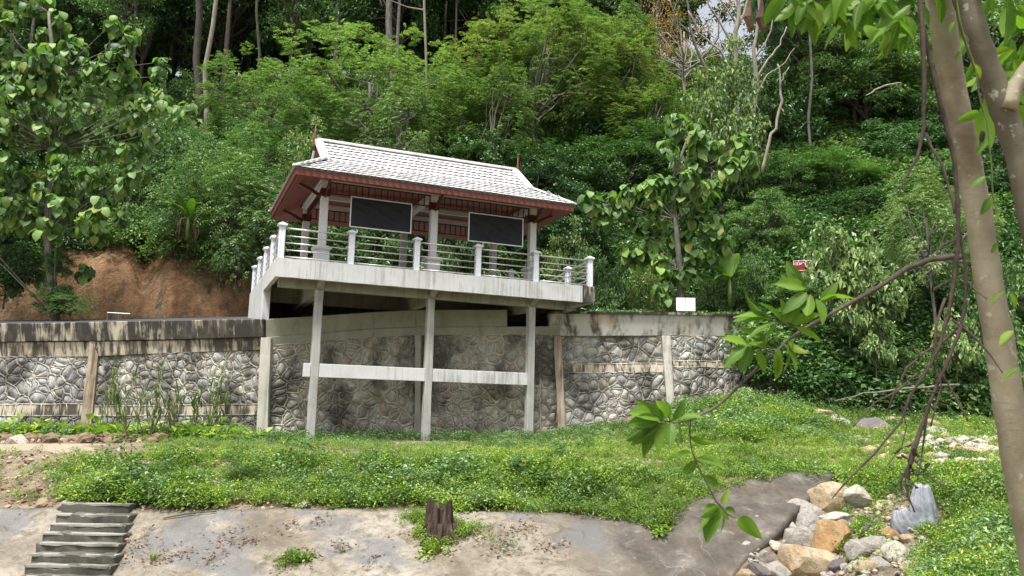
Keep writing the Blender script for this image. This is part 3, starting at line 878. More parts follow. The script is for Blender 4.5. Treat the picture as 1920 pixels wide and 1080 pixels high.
# front fascia, slightly uneven cast edge
def fascia(mb, P, Q_, t, z0, z1, n=26):
    P, Q_ = np.array(P, float), np.array(Q_, float)
    d = (Q_ - P); d /= np.linalg.norm(d); nn = np.array([-d[1], d[0]])
    V = []
    for i in range(n + 1):
        c = P + (Q_ - P) * i / n
        e = rng.normal(0, .004, 4)
        for a_, z in ((0, z0 + e[0]), (t, z0 + e[1]), (t, z1), (0, z1 + e[3])):
            V.append((c[0] + nn[0] * a_, c[1] + nn[1] * a_, z))
    Q = [(i * 4 + j, i * 4 + 4 + j, i * 4 + 4 + (j + 1) % 4, i * 4 + (j + 1) % 4) for i in range(n) for j in range(4)]
    mb.add(V, Q + [(0, 1, 2, 3), (n * 4 + 3, n * 4 + 2, n * 4 + 1, n * 4)])
b = MB(); fascia(b, (XL, 0), (8.62, 0), .13, HB, H, 40)
b.obj('front_fascia', 'white_paint_concrete', pf)
# broken, stained corner: jagged lower edge
b = MB()
zs = [(8.622, 4.53), (8.70, 4.53), (8.80, 4.53), (8.90, 4.545), (9.0, 4.56), (9.10, 4.60)]
V = []
for x, z in zs:
    for y, zz in ((0.0, z), (.13, z), (.13, H), (0.0, H)): V.append((x, y, zz))
b.add(V, [(i * 4 + j, i * 4 + 4 + j, i * 4 + 4 + (j + 1) % 4, i * 4 + (j + 1) % 4) for i in range(5) for j in range(4)] + [(0, 1, 2, 3), (23, 22, 21, 20)])
o = b.obj('stained_corner', 'coping_dark', pf); tag(o, 'black-stained chipped corner of the white edge')
b = MB(); fascia(b, (XL + .13, 3.1), (XL + .13, .132), -.13, HB, H, 12)
b.obj('side_fascia', 'white_paint_concrete', pf)
b = MB(); fascia(b, (xr(.13), .132), (xr(8), 8.0), .13, HB + .03, H, 16)
b.obj('side_fascia', 'white_paint_concrete', pf)
b = MB(); b.box(XL, XL + .24, 3.102, 8.05, 3.3, H)
b.obj('side_wall', 'white_paint_concrete', pf, bevel=.01)
b = MB(); b.box(XL + .24, xr(8), 7.85, 8.05, 3.6, H - .03)
b.obj('added_rear_wall', 'raw_concrete', pf)  # rear wall added to enclose the space under the deck and darken it
# beams under the slab
for ya in (.60, 4.17):
    b = MB(); b.box(XL + .16, xr(ya) - .55, ya - .10, ya + .10, ZB, H - .262)
    b.obj('long_beam', 'raw_concrete', pf, bevel=.008)
for xa in (0, 3.5, 7.0):
    b = MB()
    b.hexa([(xa - .1, .132, HB + .0), (xa + .1, .132, HB + .0), (xa + .1, .498, ZB + .02), (xa - .1, .498, ZB + .02),
            (xa - .1, .132, H - .264), (xa + .1, .132, H - .264), (xa + .1, .498, H - .264), (xa - .1, .498, H - .264)])
    b.obj('bracket_beam', 'raw_concrete', pf)
    b = MB(); b.box(xa - .12, xa + .12, .702, 7.8, ZB - .12, H - .264)
    b.obj('cross_beam', 'raw_concrete', pf)
b = MB(); b.bar((8.35, .45, 4.42), (9.75, 7.5, 4.42), .2, .3); b.obj('edge_beam', 'raw_concrete', pf)
b = MB(); b.bar((9.0, .16, 4.66), (8.35, .5, 4.45), .18, .25); b.obj('edge_beam', 'raw_concrete', pf)
for i, xa in enumerate((0, 3.5, 7.0)):
    gz = float(ground_z(xa, .6))
    b = MB()
    n = 14
    for k in range(1):
        V = []
        zz = np.linspace(gz - .4, ZB - .003, n)
        for z in zz:
            e = rng.normal(0, .004, 2)
            c_ = .018
            for sx, sy in ((-1, -1), (1, -1), (1, 1), (-1, 1)):
                V.append((xa + sx * (.118 + e[0]), .6 + sy * .118, z))
        b.add(V, [(i2 * 4 + j, i2 * 4 + (j + 1) % 4, i2 * 4 + 4 + (j + 1) % 4, i2 * 4 + 4 + j) for i2 in range(n - 1) for j in range(4)])
    b.obj('column', 'column_concrete', pf, bevel=.012)
for x0, x1 in ((-.32, -.121), (.121, 3.379), (3.621, 6.879)):
    b = MB(); b.box(x0, x1, .50, .70, 1.712, 2.112)
    b.obj('tie_beam', 'white_paint_concrete' if x0 > 0 else 'white_paint_concrete', pf, bevel=.01)
# railing
def post_mesh():
    b = MB(); b.box(-.085, .085, -.085, .085, 0, .93)
    for s_ in (-1, 1):
        b.box(s_ * .055 - .012, s_ * .055 + .012, -.092, -.0852, .06, .88)
    return b.mesh('railing_post', 'grey_post')
def cap_mesh():
    b = MB()
    b.box(-.105, .105, -.105, .105, .93, .965); b.box(-.135, .135, -.135, .135, .965, 1.0)
    b.add([(-.135, -.135, 1.0), (.135, -.135, 1.0), (.135, .135, 1.0), (-.135, .135, 1.0), (0, 0, 1.085)], None, [(0, 1, 4), (1, 2, 4), (2, 3, 4), (3, 0, 4)])
    return b.mesh('post_cap', 'grey_post')
pm, cm = post_mesh(), cap_mesh()
L0 = np.array([3.8, 4.0, 0])
posts = [(XL + .12 + 2.04 * i, .12) for i in range(5)] + [(8.95, .12)]
lpost = [(XL + .12, .12 + 1.94 * i) for i in range(1, 5)]
rpost = [(9.18, 2.18), (9.66, 5.27), (10.1, 7.9)]
bpost = [(7.57, 3.75)]
for x, y in posts + lpost + rpost + bpost:
    p = plain('railing_post', pm, pf, np.array([x, y, H]) - L0)
    plain('post_cap', cm, p)
def rails(A, B):
    A, B = np.array([*A, 0.]), np.array([*B, 0.])
    d = (B - A) / np.linalg.norm(B - A)
    for z, r_ in ((.90, .030), (.68, .020), (.47, .020), (.26, .020), (.06, .020)):
        b = MB(); b.tube([A + d * .08 + [0, 0, H + z], B - d * .08 + [0, 0, H + z]], r_, 8)
        b.obj('rail', 'steel_rail', pf, True)
for a_, c_ in zip(posts[:-1], posts[1:]): rails(a_, c_)
lp = [posts[0]] + lpost
for a_, c_ in zip(lp[:-1], lp[1:]): rails(a_, c_)
rp = [posts[-1]] + rpost
for a_, c_ in zip(rp[:-1], rp[1:]): rails(a_, c_)

# ------------------------------------------------------------------ pavilion
pv = empty('pavilion', (3.5, 2.4, H), 'open pavilion with white diamond-tiled roof and dark red eaves on the platform', 'pavilion')
CX, CY = (0, 3.5, 7.0), (.62, 4.17)
for x in CX:
    for y in CY:
        b = MB(); b.box(x - .115, x + .115, y - .115, y + .115, H - .015, 7.70)
        c = b.obj('column', 'white_paint_clean', pv, bevel=.012)
        b = MB(); b.box(x - .21, x + .21, y - .21, y + .21, H - .012, 5.50)
        b.hexa([(x - .21, y - .21, 5.50), (x + .21, y - .21, 5.50), (x + .21, y + .21, 5.50), (x - .21, y + .21, 5.50),
                (x - .27, y - .27, 5.56), (x + .27, y - .27, 5.56), (x + .27, y + .27, 5.56), (x - .27, y + .27, 5.56)])
        b.box(x - .27, x + .27, y - .27, y + .27, 5.5602, 5.63)
        b.box(x - .17, x + .17, y - .17, y + .17, 5.6302, 5.67)
        b.obj('pedestal', 'white_paint_clean', c, bevel=.008)
        b = MB(); b.box(x - .135, x + .135, y - .135, y + .135, 7.20, 7.45)
        b.obj('capital', 'dark_red_wood', c)
def beam(name, a_, c_, w_, h_, mat='white_paint_clean', par=None):
    return MB().bar(a_, c_, w_, h_).obj(name, mat, par or pv, bevel=.006)
for y in CY:
    beam('lintel', (-.12, y, 7.80), (7.12, y, 7.80), .20, .19)
for x in CX:
    beam('cross_beam', (x, CY[0] + .101, 7.74), (x, CY[1] - .101, 7.74), .18, .22)
beam('centre_beam', (.092, 2.4, 7.67), (3.408, 2.4, 7.67), .12, .13)
beam('centre_beam', (3.592, 2.4, 7.67), (6.908, 2.4, 7.67), .12, .13)
# ceiling boards and sloping soffit
EX0, EX1, EY0, EY1, ZE = -1.05, 7.95, -.60, 5.32, 7.66
KX0, KX1, KY0, KY1, ZK = -.03, 7.08, .88, 3.84, 8.46
ZR, YR = 9.52, 2.36
def board_quad(mb, a_, b_, c_, d_, t=.02):
    a_, b_, c_, d_ = [np.array(p, float) for p in (a_, b_, c_, d_)]
    n = np.cross(b_ - a_, d_ - a_); n /= np.linalg.norm(n)
    mb.hexa([a_, b_, c_, d_, a_ + n * t, b_ + n * t, c_ + n * t, d_ + n * t])
nb = 19
for i in range(nb):
    y0 = .74 + i * (3.32 / nb); y1 = .74 + (i + 1) * (3.32 / nb) - .012
    b = MB(); b.box(-.1, 7.1, y0, y1, 7.862, 7.885); b.obj('ceiling_board', 'red_board', pv)
inner = [(-.22, .50), (7.22, .50), (7.22, 4.29), (-.22, 4.29)]
outer = [(EX0 + .04, EY0 + .04), (EX1 - .04, EY0 + .04), (EX1 - .04, EY1 - .04), (EX0 + .04, EY1 - .04)]
ZSO, ZSI = 7.44, 7.72
for s_ in range(4):
    A, B, C_, D_ = outer[s_], outer[(s_ + 1) % 4], inner[(s_ + 1) % 4], inner[s_]
    n_ = 7
    for k in range(n_):
        f0, f1 = k / n_, (k + 1) / n_ - .012
        P = lambda o_, i_, f: (o_[0] + (i_[0] - o_[0]) * f, o_[1] + (i_[1] - o_[1]) * f, ZSO + (ZSI - ZSO) * f)
        b = MB(); board_quad(b, P(A, D_, f0), P(B, C_, f0), P(B, C_, f1), P(A, D_, f1), .02)
        b.obj('soffit_board', 'red_board', pv)
# eave boards
for a_, c_ in (((EX0, EY0), (EX1, EY0)), ((EX1, EY0 + .03), (EX1, EY1 - .03)), ((EX1, EY1), (EX0, EY1)), ((EX0, EY1 - .03), (EX0, EY0 + .03))):
    beam('eave_board', (a_[0], a_[1], 7.54), (c_[0], c_[1], 7.54), .035, .20, 'fascia_red')
    beam('eave_trim', (a_[0] * 1.0, a_[1], 7.662), (c_[0], c_[1], 7.662), .075, .035, 'fascia_red')
# lattice valances
def lattice(x0, y0, x1, y1, n, z0=7.31, z1=7.70):
    A, B = np.array([x0, y0, 0.]), np.array([x1, y1, 0.])
    fr = MB().bar(A + [0, 0, z1 - .02], B + [0, 0, z1 - .02], .035, .035).bar(A + [0, 0, z0 + .02], B + [0, 0, z0 + .02], .035, .035).obj('lattice_frame', 'dark_red_wood', pv)
    for i in range(n + 1):
        c = A + (B - A) * i / n
        c = c + (B - A) / np.linalg.norm(B - A) * (.018 if i == 0 else -.018 if i == n else 0)
        MB().bar(c + [0, 0, z0 - (.05 if i in (0, n) else -.0375)], c + [0, 0, z1 - .0375], .03, .03, (1, 0, 0) if x0 == x1 else (0, 1, 0)).obj('lattice_bar', 'dark_red_wood', fr)
for y in CY:
    lattice(.14, y - .03, 3.36, y - .03, 16); lattice(3.64, y - .03, 6.86, y - .03, 16)
for x in (0, 7.0):
    lattice(x, .78, x, 4.0, 16)
# curved eave brackets
def bracket(x, y, dx, dy):
    P = []
    for t in np.linspace(0, 1, 7):
        P.append((x + dx * t, y + dy * t, 7.22 + .34 * math.sin(t * 1.2) ** 1.0 + .0 * t))
    b = MB()
    V = []
    s_ = np.array([-dy, dx, 0.]) / math.hypot(dx, dy) * .03
    for i, p in enumerate(P):
        h_ = .13 - .07 * i / 6
        p = np.array(p)
        V += [p - s_ - [0, 0, h_ / 2], p + s_ - [0, 0, h_ / 2], p + s_ + [0, 0, h_ / 2], p - s_ + [0, 0, h_ / 2]]
    b.add(V, [(i * 4 + j, i * 4 + (j + 1) % 4, i * 4 + 4 + (j + 1) % 4, i * 4 + 4 + j) for i in range(6) for j in range(4)] + [(3, 2, 1, 0), (24, 25, 26, 27)])
    b.obj('eave_bracket', 'dark_red_wood', pv)
bracket(-.12, .62, -.74, -.02); bracket(-.12, 4.17, -.74, .02); bracket(7.12, .62, .66, -.02); bracket(7.12, 4.17, .66, .02)
for x in CX:
    bracket(x, .46, 0, -.82); bracket(x, 4.33, 0, .8)
# white raking boards beside the side lattices
for x in (-.13, 7.13):
    beam('side_lintel', (x, .5, 7.80), (x, 4.29, 7.80), .05, .22)
# roof planes
rf = bpy.data.objects.new('roof', None)
def v3(x, y, z): return np.array([x, y, z], float)
e0, e1, e2, e3 = v3(EX0 - .03, EY0 - .05, ZE), v3(EX1 + .03, EY0 - .05, ZE), v3(EX1 + .03, EY1 + .05, ZE), v3(EX0 - .03, EY1 + .05, ZE)
k0, k1, k2, k3 = v3(KX0, KY0, ZK), v3(KX1, KY0, ZK), v3(KX1, KY1, ZK), v3(KX0, KY1, ZK)
r0, r1 = v3(-.06, YR, ZR), v3(7.10, YR, ZR)
b = MB()
for q in ((e0, e1, k1, k0), (e1, e2, k2, k1), (e2, e3, k3, k2), (e3, e0, k0, k3), (k0, k1, r1, r0), (k2, k3, r0, r1)):
    board_quad(b, *q, t=-.05)
rf = b.obj('roof', 'boulder_dark', pv)
for (A, B, R_) in ((k0, k3, r0), (k1, k2, r1)):
    sx = -1 if A[0] < 3 else 1
    b = MB(); o_ = v3(.10 * -sx, 0, 0)
    A2, B2, R2 = A + o_, B + o_, R_ + o_ - v3(0, 0, .06)
    b.add([A2, B2, R2, A2 - o_ * .4, B2 - o_ * .4, R2 - o_ * .4], [(0, 1, 4, 3), (1, 2, 5, 4), (2, 0, 3, 5)], [(0, 2, 1), (3, 4, 5)])
    b.obj('gable_panel', 'fascia_red', rf)
    for K in (A, B):
        MB().bar(K + v3(.05 * sx, 0, .0), R_ + v3(.05 * sx, 0, .02), .05, .13).obj('verge_board', 'frame_white', rf)
        MB().bar(K + v3(-.06 * sx, 0, .055), R_ + v3(-.06 * sx, 0, .055), .22, .035).obj('verge_cap', 'frame_white', rf)
MB().bar(r0 + v3(-.02, 0, .05), r1 + v3(.02, 0, .05), .20, .055).obj('ridge_cap', 'roof_tile_white', rf, bevel=.012)
MB().bar(r0 + v3(-.0, 0, .10), r1 + v3(.0, 0, .10), .10, .05).obj('ridge_cap', 'roof_tile_white', rf, bevel=.012)
for E_, K_ in ((e0, k0), (e1, k1), (e2, k2), (e3, k3)):
    MB().bar(E_ + v3(0, 0, .045), K_ + v3(0, 0, .065), .24, .06).obj('hip_cap', 'roof_tile_white', rf, bevel=.015)
tiles = []
def tile_V(o_, ux, uy, n, w_, e_):
    prof = [(-.5, .5), (-.02, 0.02), (.02, .02), (.5, .5), (.5, 1.25), (-.5, 1.25)]
    top = [o_ + ux * (a_ * w_ * .97) + uy * (c_ * e_) + n * (.046 - .030 * c_) for a_, c_ in prof]
    bot = [p - n * .014 for p in top]
    return np.array(top + bot)
TQ = [(i, (i + 1) % 6, 6 + (i + 1) % 6, 6 + i) for i in range(6)]
TQ = [(a_, d_, c_, b_) for a_, b_, c_, d_ in TQ]
TT = [(0, 1, 2), (0, 2, 3), (0, 3, 4), (0, 4, 5)]
def lay(bl, br, tr, tl, tw=.205, ex=.285, first=0, over=.0):
    ux = nrm(br - bl); m = ((tl + tr) / 2 - (bl + br) / 2); uy = nrm(m - ux * np.dot(m, ux)); n = np.cross(ux, uy)
    if n[2] < 0: n = -n
    Ls_ = np.dot(tl - bl, uy)
    rows = int(round(Ls_ / ex)) + 1
    for j in range(rows):
        d = (j - .28) * Ls_ / (rows - 1.0) if rows > 1 else 0
        if d > Ls_ - .12: continue
        s0 = min(max(d / Ls_, 0), 1)
        xa = np.dot(tl - bl, ux) * s0; W = np.linalg.norm(br - bl); xb = W + np.dot(tr - br, ux) * s0
        off = .5 * ((j + first) % 2)
        mg = .15 if abs(xa - np.dot(tl - bl, ux) * 0) < .12 else .55
        i0 = int(math.ceil(xa / tw - off + mg)); i1 = int(math.floor(xb / tw - off - mg))
        for i in range(i0, i1 + 1):
            o_ = bl + ux * ((i + off) * tw) + uy * (d + rng.normal(0, .006)) + ux * rng.normal(0, .003) + n * rng.uniform(0, .006)
            tiles.append((o_, ux, uy, n, tw, ex))
    return rows
n1 = lay(e0, e1, k1, k0); lay(k0, k1, r1, r0, first=1); nfront = len(tiles)
tiles.sort(key=lambda t: np.linalg.norm(t[0] - CAM))
lay(e1, e2, k2, k1); lay(e2, e3, k3, k2); lay(e3, e0, k0, k3); lay(k2, k3, r0, r1)
rest = MB(); tm = None
for q, t in enumerate(tiles):
    V = tile_V(*t)
    if q < 300:
        c = V.mean(0)
        me = MB().add(V - c, TQ, TT).mesh('roof_tile', 'roof_tile_white')
        o = bpy.data.objects.new('roof_tile', me); COL.objects.link(o); o.parent = rf; o.location = tuple(c)
    else: rest.add(V, TQ, TT)
rest.obj('tile_field', 'roof_tile_white', rf)['kind'] = 'stuff'
# finials
for x, zt in ((-.14, 10.12), (7.17, 10.22)):
    b = MB(); z = np.array([9.2, 9.45, 9.55, 9.62, 9.8, zt]); b.tube([(x, YR, q) for q in z], [.05, .065, .045, .05, .032, .004], 8)
    b.obj('finial', 'fascia_red', rf, True)
MB().tube([(-.5, 4.3, 9.0), (-.5, 4.3, 9.75)], [.03, .005], 6)

# ------------------------------------------------------------------ banners under the lintel
def banner(x0, x1, z0, z1, label):
    r_ = empty('banner', ((x0 + x1) / 2, .40, z0), label, 'banner', 'black banners hanging in the front bays')
    o_ = np.array(r_.location)
    f = MB(); y = .40; w_ = .032
    f.box(x0, x1, y - .018, y + .018, z0, z0 + w_); f.box(x0, x1, y - .018, y + .018, z1 - w_, z1)
    f.box(x0, x0 + w_, y - .018, y + .018, z0 + w_ + .001, z1 - w_ - .001); f.box(x1 - w_, x1, y - .018, y + .018, z0 + w_ + .001, z1 - w_ - .001)
    f.obj('frame', 'frame_white', r_)
    nx, nz = 40, 20
    X, Z = np.meshgrid(np.linspace(x0 + w_ - .005, x1 - w_ + .005, nx), np.linspace(z0 + w_ - .005, z1 - w_ + .005, nz))
    U = (X - x0) / (x1 - x0); W_ = (Z - z0) / (z1 - z0)
    edge = np.minimum(1, 8 * np.minimum(U, 1 - U)) * np.minimum(1, 8 * np.minimum(W_, 1 - W_))
    Yg = y + edge * (.030 * np.sin(9 * (U + .9 * W_) * 2) * (1 - W_) + .02 * np.exp(-((U - W_ * .9 - .05) / .05) ** 2) + .02 * np.sin(14 * (U * W_ * 1.6)) * (1 - W_) + .012 * np.sin(30 * (1 - U) * (1.2 - W_)))
    V = np.stack([X, Yg, Z], -1).reshape(-1, 3)
    i = (np.arange(nz - 1)[:, None] * nx + np.arange(nx - 1)[None, :]).reshape(-1)
    me = mesh_np('cloth', V - o_, np.stack([i, i + 1, i + nx + 1, i + nx], -1), 'black_cloth', True)
    c = plain('cloth', me, r_)
    m = c.modifiers.new('t', 'SOLIDIFY'); m.thickness = .004
    for x in (x0 + .15, x1 - .15):
        MB().tube([(x, y, z1), (x, .52, 7.36)], .008, 5).obj('hanger', 'steel_rail', r_)
banner(.76, 2.71, 6.31, 7.28, 'black cloth banner in a white frame hanging in the left bay of the pavilion')
banner(4.62, 6.57, 6.28, 7.25, 'black cloth banner in a white frame hanging in the right bay of the pavilion')

# ------------------------------------------------------------------ stairs in the apron
stt = empty('stairs', pix_ground(150, 1000)[0], 'flight of worn dark-edged concrete steps set into the slope at lower left', 'stairs')
rows = [(115, 243, 945, 962), (104, 243, 966, 980), (93, 236, 984, 999), (78, 232, 1001, 1018), (68, 222, 1020, 1040), (56, 217, 1041, 1060), (45, 208, 1061, 1083), (30, 203, 1085, 1110), (18, 196, 1112, 1140)]
prev = None
for k, (xa, xb, yt, yb) in enumerate(rows):
    D = pix_ground((xa + xb) / 2, yt, d0=11.5, f=lambda X, Y: ground_z(X, Y) + .07)[1] - .30
    z_a = at(xa, yt, D); z_b = at(xb, yt, D)
    zt = float((z_a[2] + z_b[2]) / 2) ; 
    a_ = np.array([z_a[0], z_a[1], zt]); c_ = np.array([z_b[0], z_b[1], zt])
    a_, c_ = at(xa, yt, D), at(xb, yt, D)
    zz = (a_[2] + c_[2]) / 2; a_[2] = c_[2] = zz
    d = nrm(c_ - a_); back = np.array([-d[1], d[0], 0]); 
    if np.dot(back, FW) < 0: back = -back
    n = 9; V = []
    for i in range(n):
        p = a_ + (c_ - a_) * i / (n - 1); e = rng.normal(0, .018, 3)
        lo = p - [0, 0, .32]
        V += [lo + back * (.02), lo + back * .62, p + back * .62 + [0, 0, -.004], p + back * (.0 + e[1]) + [0, 0, e[0]]]
    b = MB().add(V, [(i * 4 + j, i * 4 + 4 + j, i * 4 + 4 + (j + 1) % 4, i * 4 + (j + 1) % 4) for i in range(n - 1) for j in range(4)] + [(0, 1, 2, 3), (n * 4 - 1, n * 4 - 2, n * 4 - 3, n * 4 - 4)])
    so = b.obj('step', 'step_concrete', stt, bevel=.02)
    nz = MB(); V = []
    for i in range(n):
        p = a_ + (c_ - a_) * i / (n - 1); e = rng.normal(0, .007, 3)
        V += [p - back * .006 + [0, 0, -.028 + e[0]], p + back * (.16 + 4 * e[1]) + [0, 0, -.02], p + back * (.16 + 4 * e[1]) + [0, 0, .006], p - back * .006 + [0, 0, .007]]
    nz.add(V, [(i * 4 + j, i * 4 + 4 + j, i * 4 + 4 + (j + 1) % 4, i * 4 + (j + 1) % 4) for i in range(n - 1) for j in range(4)] + [(0, 1, 2, 3), (n * 4 - 1, n * 4 - 2, n * 4 - 3, n * 4 - 4)])
    nz.obj('nosing', 'step_nosing', so)

# ------------------------------------------------------------------ stump
sp, sD = pix_ground(824, 1008)
st_ = empty('tree_stump', sp, 'short split dark-brown tree stump at the top of the concrete slope', 'stump')
nA, nZ = 36, 9
V = []
for j in range(nZ):
    z = j / (nZ - 1)
    for i in range(nA):
        a_ = i / nA * 2 * math.pi
        g = .035 * math.sin(5 * a_ + 1) + .028 * math.sin(9 * a_ + 2 + z) + .02 * math.sin(17 * a_) + .012 * math.sin(31 * a_ + 4 * z)
        r_ = .25 - .045 * z + .13 * (1 - z) ** 3 * (1 + .6 * math.sin(4 * a_)) + g
        zt = .62 * z + (.07 * math.sin(2 * a_ + 2) + .045 * math.sin(5 * a_ + 1) + .03 * math.sin(13 * a_) + .02 * math.sin(23 * a_)) * z ** 4
        V.append((r_ * math.cos(a_), r_ * math.sin(a_), zt - .1 * (1 - z)))
inn = []
for i in range(nA):
    a_ = i / nA * 2 * math.pi
    inn.append((.12 * math.cos(a_), .12 * math.sin(a_), .50 + .03 * math.sin(3 * a_)))
V += inn + [(0, 0, .40)]
Q = [(j * nA + i, j * nA + (i + 1) % nA, (j + 1) * nA + (i + 1) % nA, (j + 1) * nA + i) for j in range(nZ) for i in range(nA)]
T = [(nZ * nA + i, nZ * nA + (i + 1) % nA, nZ * nA + nA) for i in range(nA)]
plain('trunk', MB().add(V, Q, T).mesh('trunk', 'stump_wood'), st_, sc=(.92, .92, .95))
for k in range(9):
    a_ = k * .7 + .2
    b = MB(); c0 = np.array([.25 * math.cos(a_), .25 * math.sin(a_), 0])
    b.tube([c0 + [0, 0, .25], c0 * 1.25 + [0, 0, .08], c0 * 1.9 + [0, 0, -.06]], [.05, .045, .015], 6)
    plain('root', b.mesh('root', 'stump_wood', True), st_)

# ------------------------------------------------------------------ rocks
def rock_mesh(seed, mat, sx=1., sy=1., sz=.7, ico=3):
    import bmesh
    bm = bmesh.new(); bmesh.ops.create_icosphere(bm, subdivisions=ico, radius=1)
    r_ = np.random.default_rng(seed)
    P = np.array([v.co[:] for v in bm.verts])
    pl = nrm(r_.normal(size=(14, 3))); dd = r_.uniform(.50, .86, 14)
    for n_, d_ in zip(pl, dd):              # chop with planes for facets
        s_ = P @ n_; P = P - np.maximum(s_ - d_, 0)[:, None] * n_ * .92
    for k in range(4):
        f = 1.5 * 2 ** k; ph = r_.uniform(0, 6, 3)
        P *= (1 + .075 / 1.5 ** k * np.sin(P[:, 0:1] * f + ph[0] + np.cos(P[:, 1:2] * f + ph[1])) * np.cos(P[:, 2:3] * f + ph[2]))
    P *= [sx, sy, sz]
    for v, p in zip(bm.verts, P): v.co = p
    me = bpy.data.meshes.new('rock'); bm.to_mesh(me); bm.free()
    me.materials.append(MATS[mat])
    return me
BOU = [ # x, y(centre), w, h, material, label, D hint or None
    (1503, 1050, 104, 60, 'boulder_tan', 'large flat tan boulder at the bottom of the rock pile, nearest the slab edge'),
    (1556, 1016, 76, 66, 'boulder_orange', 'bright orange boulder in the middle of the rock pile'),
    (1500, 1007, 60, 52, 'boulder_grey', 'grey-white boulder just left of the orange boulder'),
    (1510, 958, 64, 30, 'boulder_grey', 'long grey rock lying against the concrete slab above the pile'),
    (1474, 985, 40, 24, 'boulder_pale', 'small pale rock touching the concrete slab left of the pile'),
    (1515, 975, 50, 30, 'boulder_grey', 'grey rock between the long grey rock and the grey-white boulder'),
    (1562, 972, 50, 22, 'boulder_pale', 'flat whitish rock above the orange boulder'),
    (1582, 992, 30, 26, 'boulder_tan', 'small tan rock behind the right shoulder of the orange boulder'),
    (1606, 1032, 40, 48, 'boulder_grey', 'upright grey rock just right of the orange boulder'),
    (1638, 1022, 44, 42, 'boulder_grey', 'rounded grey rock right of the upright grey rock'),
    (1667, 1000, 36, 24, 'boulder_orange', 'rusty orange rock below left of the grey plastic sack'),
    (1680, 1036, 44, 34, 'boulder_pale', 'pale rock at the edge of the grass mound'),
    (1598, 1010, 26, 18, 'boulder_grey', 'small grey rock above the upright grey rock'),
    (1455, 1070, 56, 34, 'boulder_grey', 'grey rock at the bottom edge left of the large tan boulder'),
    (1456, 1025, 32, 18, 'boulder_pale', 'small pale rock in the gap beside the slab edge'),
    (1548, 926, 84, 46, 'boulder_tan', 'big pale cream boulder at the top of the rock pile'),
    (1612, 934, 60, 36, 'boulder_pale', 'pale low rock half hidden in weeds right of the big cream boulder'),
    (1733, 1013, 26, 13, 'boulder_pale', 'small white stone below the grey plastic sack'),
    (1650, 1058, 34, 24, 'boulder_grey', 'grey rock low in the gully below the rounded grey rock'),
    (1630, 996, 30, 30, 'boulder_dark', 'dark grey rock half buried under weeds in the gully'),
    (1576, 1058, 34, 20, 'boulder_dark', 'dark wet rock in the shadow below the orange boulder'),
    (1540, 776, 42, 18, 'boulder_tan', 'low tan boulder on the far side of the meadow'),
    (1566, 791, 44, 28, 'boulder_pale', 'whitish mossy boulder in the grass beside the low tan boulder'),
    (1632, 801, 60, 28, 'boulder_dark', 'dark purplish boulder on the meadow edge'),
    (1668, 790, 30, 16, 'boulder_tan', 'small tan boulder behind the dark purplish one'),
    (1692, 788, 26, 12, 'boulder_pale', 'small whitish rock right of the dark purplish boulder'),
    (1746, 796, 36, 20, 'boulder_tan', 'tan rock on the far right of the meadow'),
    (1750, 808, 42, 15, 'boulder_pale', 'white flat rock below the tan rock at far right of the meadow'),
    (1818, 848, 46, 22, 'boulder_tan', 'round tan rock on the stony patch beside the tree'),
    (1798, 868, 22, 11, 'boulder_pale', 'small pale rock on the stony patch beside the tree'),
    (1716, 877, 42, 20, 'boulder_pale', 'white rock in the grass above the plastic sack'),
    (1846, 868, 20, 14, 'boulder_dark', 'small brown rock on the stony patch close to the trunk'),
    (30, 824, 40, 22, 'boulder_pale', 'large pale broken rock at the left edge of the dirt path'),
    (413, 921, 30, 14, 'boulder_tan', 'tan stone poking out of the weeds on the bank'),
    (78, 946, 20, 22, 'boulder_tan', 'tan stone beside the top of the steps'),
    (120, 952, 30, 18, 'boulder_grey', 'crumbled grey block at the left end of the top step'),
    (1420, 1066, 44, 26, 'boulder_dark', 'dark rock jammed under the broken slab edge'),
    (1438, 1046, 30, 20, 'boulder_grey', 'grey rock under the slab edge above the bottom left of the pile'),
    (1400, 1076, 34, 20, 'boulder_tan', 'tan rock at the bottom edge beneath the slab corner'),
    (1488, 1028, 36, 26, 'boulder_dark', 'dark rock wedged between the grey-white boulder and the large tan one'),
    (1534, 1000, 30, 24, 'boulder_grey', 'grey rock touching the left side of the orange boulder'),
    (1625, 1062, 36, 22, 'boulder_tan', 'tan rock low in the gully right of the large tan boulder'),
    (1700, 1012, 26, 16, 'boulder_tan', 'tan stone at the lower left corner of the plastic sack'),
    (94, 995, 18, 14, 'boulder_pale', 'small pale stone lying on a step'),
    (566, 948, 32, 12, 'boulder_grey', 'grey-brown stone at the lower edge of the weeds'),
]
for q, (x, y, w_, h_, m_, lab) in enumerate(BOU):
    g, D = pix_ground(x, y + h_ * .36, d0=11.5)
    s_ = D / FPX
    me = rock_mesh(50 + q, m_, 1, .8, min(1.05, 1.25 * h_ / w_), 3)
    o = plain('boulder' if w_ > 38 else 'rock', me, None, (g[0], g[1], g[2] + h_ * s_ * .20), (rng.uniform(-.2, .2), rng.uniform(-.15, .15), -.4 + rng.uniform(-.4, .4)), w_ * s_ * .66)
    tag(o, lab, 'boulder' if w_ > 38 else 'rock')
